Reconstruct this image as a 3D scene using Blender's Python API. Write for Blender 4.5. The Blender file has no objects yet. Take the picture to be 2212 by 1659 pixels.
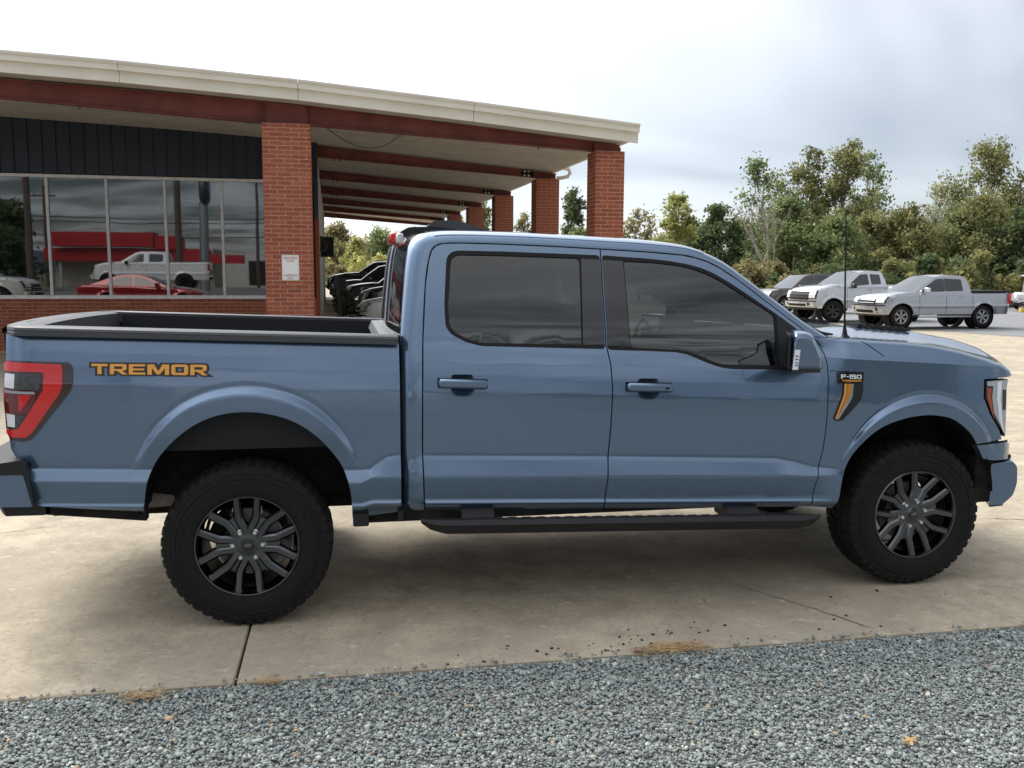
import bpy, math, random
import numpy as np
from mathutils import Vector, Matrix
from mathutils.geometry import delaunay_2d_cdt

SC = bpy.context.scene
COL = SC.collection
RAD = math.radians

# ------------------------------------------------------------------ camera
def cam_axes(yaw, pitch, roll):
    f = np.array([math.sin(yaw)*math.cos(pitch), math.cos(yaw)*math.cos(pitch), math.sin(pitch)])
    r0 = np.array([math.cos(yaw), -math.sin(yaw), 0.0]); u0 = np.cross(r0, f)
    return (math.cos(roll)*r0+math.sin(roll)*u0, -math.sin(roll)*r0+math.cos(roll)*u0, f)
CAM_POS = (0.497, -4.481, 1.768)
cr, cu, cf = cam_axes(RAD(10.491), RAD(-6.88), RAD(0.298))
cam_data = bpy.data.cameras.new('camera')
cam = bpy.data.objects.new('camera', cam_data); COL.objects.link(cam)
cam.matrix_world = Matrix(((cr[0], cu[0], -cf[0], CAM_POS[0]), (cr[1], cu[1], -cf[1], CAM_POS[1]),
                           (cr[2], cu[2], -cf[2], CAM_POS[2]), (0, 0, 0, 1)))
cam_data.sensor_width = 36.0; cam_data.lens = 36.0*1950.4/2212.0
cam_data.clip_start = 0.05; cam_data.clip_end = 6000
SC.camera = cam

# ------------------------------------------------------------------ sky, sun, exposure
SUN_AZ = RAD(-34)      # clockwise from +Y (seen from above): the sun is behind the showroom, a little left
SUN_EL = RAD(48)
sun_vec = Vector((math.sin(SUN_AZ)*math.cos(SUN_EL), math.cos(SUN_AZ)*math.cos(SUN_EL), math.sin(SUN_EL)))
world = bpy.data.worlds.new('World'); SC.world = world; world.use_nodes = True
wn, wl = world.node_tree.nodes, world.node_tree.links
wn.clear()
def wnode(t, **kw):
    n = wn.new(t)
    for k, v in kw.items(): setattr(n, k, v)
    return n
w_out = wnode('ShaderNodeOutputWorld')
sky = wnode('ShaderNodeTexSky', sky_type='NISHITA', sun_disc=False)
sky.sun_elevation = SUN_EL; sky.sun_rotation = SUN_AZ
bg_sky = wnode('ShaderNodeBackground'); bg_sky.inputs['Strength'].default_value = 0.10
wl.new(sky.outputs[0], bg_sky.inputs['Color'])
tc = wnode('ShaderNodeTexCoord')
nrm = wnode('ShaderNodeVectorMath', operation='NORMALIZE'); wl.new(tc.outputs['Generated'], nrm.inputs[0])
sep = wnode('ShaderNodeSeparateXYZ'); wl.new(nrm.outputs[0], sep.inputs[0])
zadd = wnode('ShaderNodeMath', operation='ADD'); zadd.inputs[1].default_value = 0.30
zabs = wnode('ShaderNodeMath', operation='ABSOLUTE'); wl.new(sep.outputs[2], zabs.inputs[0]); wl.new(zabs.outputs[0], zadd.inputs[0])
dx_ = wnode('ShaderNodeMath', operation='DIVIDE'); wl.new(sep.outputs[0], dx_.inputs[0]); wl.new(zadd.outputs[0], dx_.inputs[1])
dy_ = wnode('ShaderNodeMath', operation='DIVIDE'); wl.new(sep.outputs[1], dy_.inputs[0]); wl.new(zadd.outputs[0], dy_.inputs[1])
cmb = wnode('ShaderNodeCombineXYZ'); wl.new(dx_.outputs[0], cmb.inputs[0]); wl.new(dy_.outputs[0], cmb.inputs[1])
mp = wnode('ShaderNodeMapping'); mp.inputs['Scale'].default_value = (0.75, 1.0, 1.0); mp.inputs['Rotation'].default_value = (0, 0, RAD(12)); wl.new(cmb.outputs[0], mp.inputs[0])
nz = wnode('ShaderNodeTexNoise'); nz.inputs['Scale'].default_value = 1.0; nz.inputs['Detail'].default_value = 3.5; nz.inputs['Roughness'].default_value = 0.5; nz.inputs['Distortion'].default_value = 0.5
wl.new(mp.outputs[0], nz.inputs['Vector'])
crp = wnode('ShaderNodeValToRGB')
els = crp.color_ramp.elements
els[0].position = 0.37; els[0].color = (0.36, 0.395, 0.455, 1)
els[1].position = 0.64; els[1].color = (0.86, 0.875, 0.90, 1)
e = els.new(0.50); e.color = (0.59, 0.625, 0.69, 1)
wl.new(nz.outputs['Fac'], crp.inputs[0])
# brightness of the thin cloud round the hidden sun
dot = wnode('ShaderNodeVectorMath', operation='DOT_PRODUCT'); wl.new(nrm.outputs[0], dot.inputs[0]); dot.inputs[1].default_value = sun_vec
glow = wnode('ShaderNodeMapRange'); glow.inputs['From Min'].default_value = -1.0; glow.inputs['From Max'].default_value = 1.0
wl.new(dot.outputs['Value'], glow.inputs['Value'])
p1 = wnode('ShaderNodeMath', operation='POWER'); wl.new(glow.outputs[0], p1.inputs[0]); p1.inputs[1].default_value = 11.0
m1 = wnode('ShaderNodeMath', operation='MULTIPLY_ADD'); wl.new(p1.outputs[0], m1.inputs[0]); m1.inputs[1].default_value = 3.2; m1.inputs[2].default_value = 0.70
p2 = wnode('ShaderNodeMath', operation='POWER'); wl.new(glow.outputs[0], p2.inputs[0]); p2.inputs[1].default_value = 1.6
m2 = wnode('ShaderNodeMath', operation='MULTIPLY_ADD'); wl.new(p2.outputs[0], m2.inputs[0]); m2.inputs[1].default_value = 0.42; wl.new(m1.outputs[0], m2.inputs[2])
mp2 = wnode('ShaderNodeMapping'); mp2.inputs['Scale'].default_value = (0.55, 1.9, 1.0); mp2.inputs['Rotation'].default_value = (0, 0, RAD(-8)); wl.new(cmb.outputs[0], mp2.inputs[0])
nz2 = wnode('ShaderNodeTexNoise'); nz2.inputs['Scale'].default_value = 6.5; nz2.inputs['Detail'].default_value = 5; nz2.inputs['Distortion'].default_value = 0.6; wl.new(mp2.outputs[0], nz2.inputs['Vector'])
stk = wnode('ShaderNodeMapRange'); stk.inputs['From Min'].default_value = 0.36; stk.inputs['From Max'].default_value = 0.66; stk.inputs['To Min'].default_value = 0.22; stk.inputs['To Max'].default_value = 1.95; wl.new(nz2.outputs['Fac'], stk.inputs['Value'])
away = wnode('ShaderNodeMapRange'); away.inputs['From Min'].default_value = 0.50; away.inputs['From Max'].default_value = 0.30; away.inputs['To Min'].default_value = 0.0; wl.new(glow.outputs[0], away.inputs['Value'])
smx = wnode('ShaderNodeMix', data_type='FLOAT'); smx.inputs[2].default_value = 1.0; wl.new(away.outputs[0], smx.inputs[0]); wl.new(stk.outputs[0], smx.inputs[3])
m3 = wnode('ShaderNodeMath', operation='MULTIPLY'); wl.new(m2.outputs[0], m3.inputs[0]); wl.new(smx.outputs[0], m3.inputs[1]); m2 = m3
bg_cl = wnode('ShaderNodeBackground'); wl.new(crp.outputs[0], bg_cl.inputs['Color']); wl.new(m2.outputs[0], bg_cl.inputs['Strength'])
msk = wnode('ShaderNodeMapRange'); msk.inputs['From Min'].default_value = 0.02; msk.inputs['From Max'].default_value = 0.30
msk.inputs['To Min'].default_value = 0.62; msk.inputs['To Max'].default_value = 0.97
wl.new(zabs.outputs[0], msk.inputs['Value'])
mixw = wnode('ShaderNodeMixShader'); wl.new(msk.outputs[0], mixw.inputs[0]); wl.new(bg_sky.outputs[0], mixw.inputs[1]); wl.new(bg_cl.outputs[0], mixw.inputs[2])
wl.new(mixw.outputs[0], w_out.inputs['Surface'])

sun_d = bpy.data.lights.new('sun', 'SUN'); sun_d.energy = 2.0; sun_d.angle = RAD(28); sun_d.color = (1.0, 0.95, 0.86)
sun = bpy.data.objects.new('sun', sun_d); COL.objects.link(sun)
sun.rotation_euler = (-sun_vec).to_track_quat('-Z', 'Y').to_euler()
SC.view_settings.view_transform = 'Standard'; SC.view_settings.look = 'None'
SC.view_settings.gamma = 1.0; SC.view_settings.use_curve_mapping = False
SC.view_settings.exposure = 0.55

# ------------------------------------------------------------------ helpers
rng = np.random.default_rng(7); random.seed(7)
def tag(o, label=None, cat=None, group=None, kind=None):
    if label: o['label'] = label
    if cat: o['category'] = cat
    if group: o['group'] = group
    if kind: o['kind'] = kind
    return o
def empty(name, loc=(0, 0, 0), rz=0.0, parent=None):
    o = bpy.data.objects.new(name, None); COL.objects.link(o)
    o.location = loc; o.rotation_euler = (0, 0, rz); o.empty_display_size = 0.2
    if parent: o.parent = parent
    return o
def link(name, me, mat=None, parent=None, loc=None, rz=None):
    o = bpy.data.objects.new(name, me); COL.objects.link(o)
    if mat is not None and len(me.materials) == 0: me.materials.append(mat)
    if parent: o.parent = parent
    if loc is not None: o.location = loc
    if rz is not None: o.rotation_euler = (0, 0, rz)
    return o
def mesh(name, v, f, mat=None, smooth=False, normals=None):
    me = bpy.data.meshes.new(name)
    me.from_pydata([tuple(map(float, p)) for p in v], [], [tuple(map(int, q)) for q in f]); me.update()
    if mat is not None:
        for m in (mat if isinstance(mat, (list, tuple)) else [mat]): me.materials.append(m)
    if smooth: me.polygons.foreach_set('use_smooth', [True]*len(me.polygons))
    if normals is not None:
        me.polygons.foreach_set('use_smooth', [True]*len(me.polygons))
        me.normals_split_custom_set_from_vertices([tuple(map(float, n)) for n in normals])
    return me
def auto_smooth(me, ang=35):
    me.polygons.foreach_set('use_smooth', [True]*len(me.polygons))
    me.set_sharp_from_angle(angle=RAD(ang)) if hasattr(me, 'set_sharp_from_angle') else None
    return me
class MB:
    """collects simple solids, linked as ONE mesh object"""
    def __init__(s): s.v = []; s.f = []
    def add(s, v, f):
        b = len(s.v); s.v += [tuple(p) for p in v]; s.f += [tuple(i+b for i in q) for q in f]; return s
    def box(s, x0, x1, y0, y1, z0, z1, c=0.0):
        if c <= 0:
            v = [(x, y, z) for x in (x0, x1) for y in (y0, y1) for z in (z0, z1)]
            return s.add(v, [(0, 1, 3, 2), (4, 6, 7, 5), (0, 4, 5, 1), (2, 3, 7, 6), (0, 2, 6, 4), (1, 5, 7, 3)])
        # chamfered box: three slabs of the 24-vertex hull
        v = []; idx = {}
        for sx in (0, 1):
            for sy in (0, 1):
                for sz in (0, 1):
                    for a in range(3):
                        X = [(x0, x1)[sx], (y0, y1)[sy], (z0, z1)[sz]]
                        for k in range(3):
                            if k != a: X[k] += c*(1, -1)[(sx, sy, sz)[k]]
                        idx[(sx, sy, sz, a)] = len(v); v.append(X)
        F = []
        for a in range(3):
            o1, o2 = [k for k in range(3) if k != a]
            for sd in (0, 1):
                q = []
                for (p, r) in ((0, 0), (1, 0), (1, 1), (0, 1)):
                    k = [0, 0, 0]; k[a] = sd; k[o1] = p; k[o2] = r; q.append(idx[(*k, a)])
                F.append(q)
            for p in (0, 1):
                for r in (0, 1):
                    k0 = [0, 0, 0]; k1 = [0, 0, 0]; k0[o1] = k1[o1] = p; k0[o2] = k1[o2] = r; k0[a] = 0; k1[a] = 1
                    F.append([idx[(*k0, o1)], idx[(*k1, o1)], idx[(*k1, o2)], idx[(*k0, o2)]])
        for k in [(a, b, d) for a in (0, 1) for b in (0, 1) for d in (0, 1)]: F.append([idx[(*k, 0)], idx[(*k, 1)], idx[(*k, 2)]])
        cen = np.array([(x0+x1)/2, (y0+y1)/2, (z0+z1)/2]); V = np.array(v, float)
        G = []
        for q in F:
            n = np.cross(V[q[1]]-V[q[0]], V[q[2]]-V[q[0]])
            G.append(q if n@(V[q].mean(0)-cen) > 0 else q[::-1])
        return s.add(v, G)
    def hexa(s, p):   # 8 points: bottom 4 (ccw from above), top 4
        return s.add(p, [(3, 2, 1, 0), (4, 5, 6, 7), (0, 1, 5, 4), (1, 2, 6, 5), (2, 3, 7, 6), (3, 0, 4, 7)])
    def prism(s, poly, y0, y1, axis='y'):
        n = len(poly)
        ar = sum(poly[i][0]*poly[(i+1) % n][1]-poly[(i+1) % n][0]*poly[i][1] for i in range(n))
        if ar < 0: poly = poly[::-1]
        if axis == 'y': v = [(a, y0, b) for a, b in poly]+[(a, y1, b) for a, b in poly]
        elif axis == 'z': v = [(a, b, y1) for a, b in poly]+[(a, b, y0) for a, b in poly]
        else: v = [(y1, a, b) for a, b in poly]+[(y0, a, b) for a, b in poly]
        return s.add(v, [tuple(range(n)), tuple(range(2*n-1, n-1, -1))]+[((i+1) % n, i, i+n, (i+1) % n+n) for i in range(n)])
    def tube(s, pts, r, n=8, cap=True):
        pts = [Vector(p) for p in pts]; rs = r if isinstance(r, (list, tuple)) else [r]*len(pts)
        v = []; f = []; up = None
        for i, p in enumerate(pts):
            d = (pts[min(i+1, len(pts)-1)]-pts[max(i-1, 0)]).normalized()
            if up is None: up = Vector((0, 0, 1)) if abs(d.z) < .9 else Vector((1, 0, 0))
            a = d.cross(up).normalized(); b = a.cross(d).normalized(); up = b
            for k in range(n):
                t = 2*math.pi*k/n; v.append(p+(a*math.cos(t)+b*math.sin(t))*rs[i])
        for i in range(len(pts)-1):
            for k in range(n): f.append((i*n+k, i*n+(k+1) % n, (i+1)*n+(k+1) % n, (i+1)*n+k))
        if cap: f.append(tuple(range(n-1, -1, -1))); f.append(tuple((len(pts)-1)*n+k for k in range(n)))
        return s.add(v, f)
    def lathe(s, prof, n=48, axis='y', c=(0, 0, 0), close=False):   # prof: (radius, along)
        v = []; f = []; m = len(prof)
        for k in range(n):
            t = 2*math.pi*k/n; ct, st = math.cos(t), math.sin(t)
            for r, a in prof:
                v.append((c[0]+r*ct, c[1]+a, c[2]+r*st) if axis == 'y' else ((c[0]+r*ct, c[1]+r*st, c[2]+a) if axis == 'z' else (c[0]+a, c[1]+r*ct, c[2]+r*st)))
        for k in range(n):
            k2 = (k+1) % n
            for j in range(m-1 if not close else m):
                j2 = (j+1) % m; f.append((k*m+j, k*m+j2, k2*m+j2, k2*m+j))
        return s.add(v, f)
    def grid(s, rows):
        m = len(rows[0]); v = [p for r in rows for p in r]
        return s.add(v, [(i*m+j, i*m+j+1, (i+1)*m+j+1, (i+1)*m+j) for i in range(len(rows)-1) for j in range(m-1)])
    def make(s, name, mat, parent=None, smooth=None, loc=None, rz=None):
        me = mesh(name, s.v, s.f, mat)
        if smooth: auto_smooth(me, smooth)
        return link(name, me, None, parent, loc, rz)
def rounded(poly, r, n=4):
    """polygon with its corners rounded"""
    out = []; N = len(poly)
    for i in range(N):
        p = np.array(poly[i], float); a = np.array(poly[i-1], float)-p; b = np.array(poly[(i+1) % N], float)-p
        la, lb = np.linalg.norm(a), np.linalg.norm(b); d = min(r, la*.45, lb*.45)
        A, B = p+a/la*d, p+b/lb*d
        for k in range(n+1):
            t = k/n; out.append(tuple((1-t)**2*A+2*t*(1-t)*p+t*t*B))
    return out

# ------------------------------------------------------------------ materials
def principled(name, color, rough=0.5, metal=0.0, **kw):
    m = bpy.data.materials.new(name); m.use_nodes = True
    b = m.node_tree.nodes['Principled BSDF']
    b.inputs['Base Color'].default_value = (*color, 1); b.inputs['Roughness'].default_value = rough; b.inputs['Metallic'].default_value = metal
    for k, v in kw.items(): b.inputs[k].default_value = v
    return m
def N(m, t, **kw):
    n = m.node_tree.nodes.new(t)
    for k, v in kw.items():
        if k in n.inputs: n.inputs[k].default_value = v
        else: setattr(n, k, v)
    return n
def L(m, a, b): m.node_tree.links.new(a, b)
def bsdf(m): return m.node_tree.nodes['Principled BSDF']
def ramp(m, src, stops):
    r = N(m, 'ShaderNodeValToRGB'); e = r.color_ramp.elements
    while len(e) < len(stops): e.new(0.5)
    for i, (p, c) in enumerate(stops): e[i].position = p; e[i].color = (*c, 1)
    L(m, src, r.inputs[0]); return r.outputs[0]
def noise(m, scale, detail=4, rough=.55, coord='Object', vscale=None, dist=0.0):
    t = N(m, 'ShaderNodeTexCoord'); v = t.outputs[coord]
    if vscale:
        mp_ = N(m, 'ShaderNodeMapping'); mp_.inputs['Scale'].default_value = vscale; L(m, v, mp_.inputs[0]); v = mp_.outputs[0]
    n = N(m, 'ShaderNodeTexNoise'); n.inputs['Scale'].default_value = scale; n.inputs['Detail'].default_value = detail; n.inputs['Roughness'].default_value = rough; n.inputs['Distortion'].default_value = dist
    L(m, v, n.inputs['Vector']); return n.outputs['Fac']
def mixc(m, fac, a, b, mode='MIX'):
    x = N(m, 'ShaderNodeMix', data_type='RGBA', blend_type=mode)
    for sock, val in ((x.inputs[0], fac), (x.inputs[6], a), (x.inputs[7], b)):
        if hasattr(val, 'links'): L(m, val, sock)
        elif isinstance(val, (int, float)): sock.default_value = val
        else: sock.default_value = (*val, 1)
    return x.outputs[2]
def bump(m, h, strength=.3, dist=.01):
    b = N(m, 'ShaderNodeBump'); b.inputs['Strength'].default_value = strength; b.inputs['Distance'].default_value = dist
    L(m, h, b.inputs['Height']); L(m, b.outputs[0], bsdf(m).inputs['Normal']); return b
def objrand(m): return N(m, 'ShaderNodeObjectInfo').outputs['Random']
def mottled(name, c0, c1, scale, rough=.8, bs=0.0, bd=.005, detail=5, **kw):
    m = principled(name, c0, rough, **kw); f = noise(m, scale, detail)
    L(m, ramp(m, f, [(.35, c0), (.65, c1)]), bsdf(m).inputs['Base Color'])
    if bs: bump(m, f, bs, bd)
    return m
def car_paint(name, c, metal=.6, rough=.38, coat=1.0):
    m = principled(name, c, rough, metal); b = bsdf(m)
    b.inputs['Coat Weight'].default_value = coat; b.inputs['Coat Roughness'].default_value = .065; b.inputs['Coat IOR'].default_value = 1.62
    fl = noise(m, 900, 1); L(m, ramp(m, fl, [(.3, tuple(x*.82 for x in c)), (.7, tuple(min(1, x*1.18) for x in c))]), b.inputs['Base Color'])
    return m
def glass_tint(name, tint, refl_ior=1.6, rough=.0):
    m = bpy.data.materials.new(name); m.use_nodes = True; nt = m.node_tree; nt.nodes.clear()
    o = N(m, 'ShaderNodeOutputMaterial'); mx = N(m, 'ShaderNodeMixShader'); fr = N(m, 'ShaderNodeFresnel'); fr.inputs['IOR'].default_value = refl_ior
    tr = N(m, 'ShaderNodeBsdfTransparent'); tr.inputs['Color'].default_value = (*tint, 1)
    gl = N(m, 'ShaderNodeBsdfGlossy'); gl.inputs['Roughness'].default_value = rough; gl.inputs['Color'].default_value = (.9, .92, .92, 1)
    L(m, fr.outputs[0], mx.inputs[0]); L(m, tr.outputs[0], mx.inputs[1]); L(m, gl.outputs[0], mx.inputs[2]); L(m, mx.outputs[0], o.inputs['Surface'])
    return m

M = {}
M['paint'] = car_paint('blue_metallic_paint', (0.112, 0.176, 0.268), .78, .27)
M['black_plastic'] = mottled('black_textured_plastic', (.012, .012, .014), (.020, .020, .022), 220, .55, .15, .001, **{'Specular IOR Level': .35})
M['rail_plastic'] = mottled('grey_bed_cap_plastic', (.050, .051, .056), (.066, .067, .072), 160, .45, .1, .001)
M['bed_liner'] = mottled('black_bed_liner', (.010, .011, .013), (.022, .023, .025), 300, .65, .5, .002, **{'Specular IOR Level': .3})
M['gloss_black'] = principled('gloss_black_trim', (.012, .012, .013), .12, 0, **{'Coat Weight': .6})
M['satin_black'] = principled('satin_black_trim', (.012, .0115, .0115), .5, 0, **{'Specular IOR Level': .2})
M['gap_black'] = principled('black_gap', (.004, .004, .004), .9)
M['under'] = mottled('dusty_underbody', (.008, .0075, .0075), (.020, .018, .016), 14, .9, **{'Specular IOR Level': .2})
M['exhaust'] = mottled('dusty_steel', (.16, .14, .115), (.24, .21, .175), 20, .5, metal=.4) if False else mottled('dusty_steel', (.16, .14, .115), (.24, .21, .175), 20, .5)
M['rubber'] = mottled('tyre_rubber', (.008, .008, .009), (.014, .0135, .013), 45, .75, .25, .001, **{'Specular IOR Level': .25})
M['rim'] = principled('dark_grey_rim', (.125, .125, .131), .17, 1.0)
M['rim_dark'] = principled('dark_barrel', (.03, .03, .032), .5, .5)
M['chrome'] = principled('chrome', (.88, .88, .89), .32, 1.0)
M['disc'] = mottled('brake_disc', (.18, .175, .17), (.26, .25, .24), 30, .4)
M['glass_dark'] = glass_tint('privacy_glass', (.10, .105, .11), 1.85)
M['glass_side'] = glass_tint('tinted_glass', (.22, .255, .25), 1.85)
M['glass_clear'] = glass_tint('windscreen_glass', (.72, .78, .76), 1.5)
M['glass_back'] = glass_tint('rear_glass', (.05, .05, .055), 1.9)
M['glass_car'] = principled('dark_car_glass', (.014, .017, .018), .03, 0, **{'IOR': 1.75})
M['glass_wind'] = principled('pale_windscreen', (.030, .036, .036), .04, 0, **{'IOR': 1.75})
M['orange'] = principled('orange_decal', (.80, .36, .06), .4)
M['white'] = principled('white_lettering', (.85, .86, .88), .4)
M['decal_black'] = principled('black_decal', (.03, .022, .02), .5)
M['red_lens'] = principled('red_lens', (.62, .012, .012), .12, 0, **{'Coat Weight': 1.0})
M['dark_red_lens'] = principled('dark_red_lens', (.11, .006, .010), .12, 0, **{'Coat Weight': 1.0})
M['smoke_lens'] = principled('smoked_lens', (.03, .012, .013), .12, 0, **{'Coat Weight': 1.0})
M['clear_lens'] = principled('clear_reflector', (.74, .75, .77), .25, 0, **{'Coat Weight': 1.0})
M['lamp_dark'] = mottled('dark_lamp_housing', (.04, .043, .046), (.075, .08, .083), 70, .25)
M['amber'] = principled('amber_reflector', (.34, .06, .02), .2, 0, **{'Coat Weight': 1.0})
M['interior'] = principled('dark_interior', (.02, .02, .021), .8)
M['seat'] = principled('grey_seat_cloth', (.07, .07, .072), .8)
M['silver_trim'] = principled('satin_silver', (.42, .43, .45), .3, .8)
M['mirror'] = principled('mirror_glass', (.8, .82, .84), .02, 1.0)
M['headlamp'] = principled('clear_headlamp', (.50, .52, .54), .16, .55, **{'Coat Weight': 1.0})
# ================================================================== GROUND
def stained_concrete(name):
    m = principled(name, (.5, .43, .34), .85)
    big = noise(m, .55, 5, .6); mid = noise(m, 3.4, 9, .72, dist=.25); fine = noise(m, 38, 6, .7); streak = noise(m, 11, 6, .72, vscale=(.7, 1.2, 1), dist=.2)
    c = ramp(m, mid, [(.35, (.325, .268, .19)), (.49, (.44, .367, .26)), (.63, (.56, .47, .335))])
    c = mixc(m, ramp(m, big, [(.42, (0, 0, 0)), (.60, (.6, .6, .6))]), c, (.34, .29, .22))
    c = mixc(m, ramp(m, streak, [(.58, (0, 0, 0)), (.66, (.55, .55, .55))]), c, (.64, .56, .44))
    c = mixc(m, ramp(m, fine, [(.34, (.75, .75, .75)), (.46, (0, 0, 0))]), c, (.22, .19, .15))
    c = mixc(m, ramp(m, fine, [(.66, (0, 0, 0)), (.76, (.6, .6, .6))]), c, (.60, .55, .46))
    L(m, c, bsdf(m).inputs['Base Color']); bump(m, fine, .25, .004)
    return m
M['concrete'] = stained_concrete('weathered_concrete')
M['joint'] = principled('dirt_filled_joint', (.035, .028, .02), .95)
M['dirt'] = mottled('grass_and_dirt', (.07, .075, .03), (.17, .14, .08), 1.2, .95, .4, .05)
def gravel_mat(name, lo, mid, hi, scale):
    m = principled(name, mid, .85)
    t = N(m, 'ShaderNodeTexCoord'); v = N(m, 'ShaderNodeTexVoronoi'); v.inputs['Scale'].default_value = scale; L(m, t.outputs['Object'], v.inputs['Vector'])
    sp = N(m, 'ShaderNodeSeparateColor'); L(m, v.outputs['Color'], sp.inputs[0])
    c = ramp(m, sp.outputs[0], [(0.0, lo), (.45, mid), (1.0, hi)])
    big = noise(m, .35, 5); c = mixc(m, ramp(m, big, [(.4, (0, 0, 0)), (.65, (.5, .5, .5))]), c, tuple(x*.75 for x in mid))
    L(m, c, bsdf(m).inputs['Base Color']); bump(m, v.outputs['Distance'], .8, .02)
    return m
M['gravel_base'] = gravel_mat('blue_grey_gravel', (.09, .092, .088), (.22, .225, .215), (.36, .365, .35), 62)
M['gravel_lot'] = gravel_mat('pale_gravel', (.16, .16, .16), (.25, .25, .25), (.36, .355, .35), 30)
M['stone'] = principled('crushed_stone', (.2, .2, .2), .82)
_a = N(M['stone'], 'ShaderNodeAttribute', attribute_name='stone_color'); _f = noise(M['stone'], 150, 3)
L(M['stone'], mixc(M['stone'], ramp(M['stone'], _f, [(.35, (0, 0, 0)), (.7, (.35, .35, .35))]), _a.outputs['Color'], (.30, .31, .31)), bsdf(M['stone']).inputs['Base Color'])

# far ground: one sheet to the horizon
v = MB(); v.add([(-2500, -2500, -.16), (2500, -2500, -.16), (2500, 2500, -.16), (-2500, 2500, -.16)], [(0, 1, 2, 3)])
tag(v.make('ground', M['dirt']), kind='structure')
EDGE_Y = -0.578                                   # gravel edge of the slab
# the concrete apron: slabs with sawn joints
apron = tag(empty('concrete_apron'), kind='structure')
xs = [-14.0, -6.2, 0.0, 6.2, 12.4, 21.8]; ys = [EDGE_Y, 6.6, 13.8]
for i in range(len(xs)-1):
    for j in range(len(ys)-1):
        g = .006
        b = MB().box(xs[i]+g, xs[i+1]-g, ys[j]+(g if j else 0), ys[j+1]-g, -.14, 0.0, .006)
        b.make('slab', M['concrete'], apron)
b = MB()                                            # the apron goes on past the showroom and under the canopy
b.add([(-60, 13.8, -.003), (21.8, 13.8, -.003), (18.5, 62, -.003), (-60, 62, -.003)], [(0, 1, 2, 3)])
b.make('slab', M['concrete'], apron)
b = MB().box(-14, 21.8, EDGE_Y+.02, 13.8, -.15, -.03); b.make('joint_fill', M['joint'], apron)
# hairline cracks
def crack(pts, w=.005):
    P = []; rr = random.Random(len(pts)*31+int(pts[0][0]*100))
    for (a, c) in zip(pts, pts[1:]):
        n = max(3, int(math.dist(a, c)/.06))
        for k in range(n): t = k/n; P.append((a[0]+(c[0]-a[0])*t+rr.uniform(-.016, .016), a[1]+(c[1]-a[1])*t+rr.uniform(-.016, .016)))
    P.append(pts[-1]); vv = []; ff = []
    for i, (x, y) in enumerate(P):
        ww = w*rr.uniform(.3, 1.0); vv += [(x-ww*.5, y-ww*.5, .0035), (x+ww*.5, y+ww*.5, .0035)]
        if i: ff.append((2*i-2, 2*i-1, 2*i+1, 2*i))
    MB().add(vv, ff).make('crack', M['joint'], apron)
crack([(2.62, .32), (2.83, -.02), (2.98, -.25), (3.1, -.5)]); crack([(5.2, 1.25), (6.3, .9), (7.6, .7)], .012); crack([(8.0, 9.6), (9.0, 8.1), (9.3, 6.9)], .02); crack([(-1.5, 2.2), (-2.6, 1.7), (-4.0, 1.9)], .012)
# gravel strip in front, rising to the road behind the camera
rows = []
for y in (EDGE_Y, -1, -2, -4, -7, -9, -12, -16, -24, -40):
    z = -.022+ (0 if y > -7 else .62*min(1, (-7-y)/5.0))
    rows.append([(x, y, z) for x in (-60, -20, -8, 0, 8, 20, 60)])
tag(MB().grid([r[::-1] for r in rows][::1]).make('gravel_strip', M['gravel_base']), kind='structure')
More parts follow.
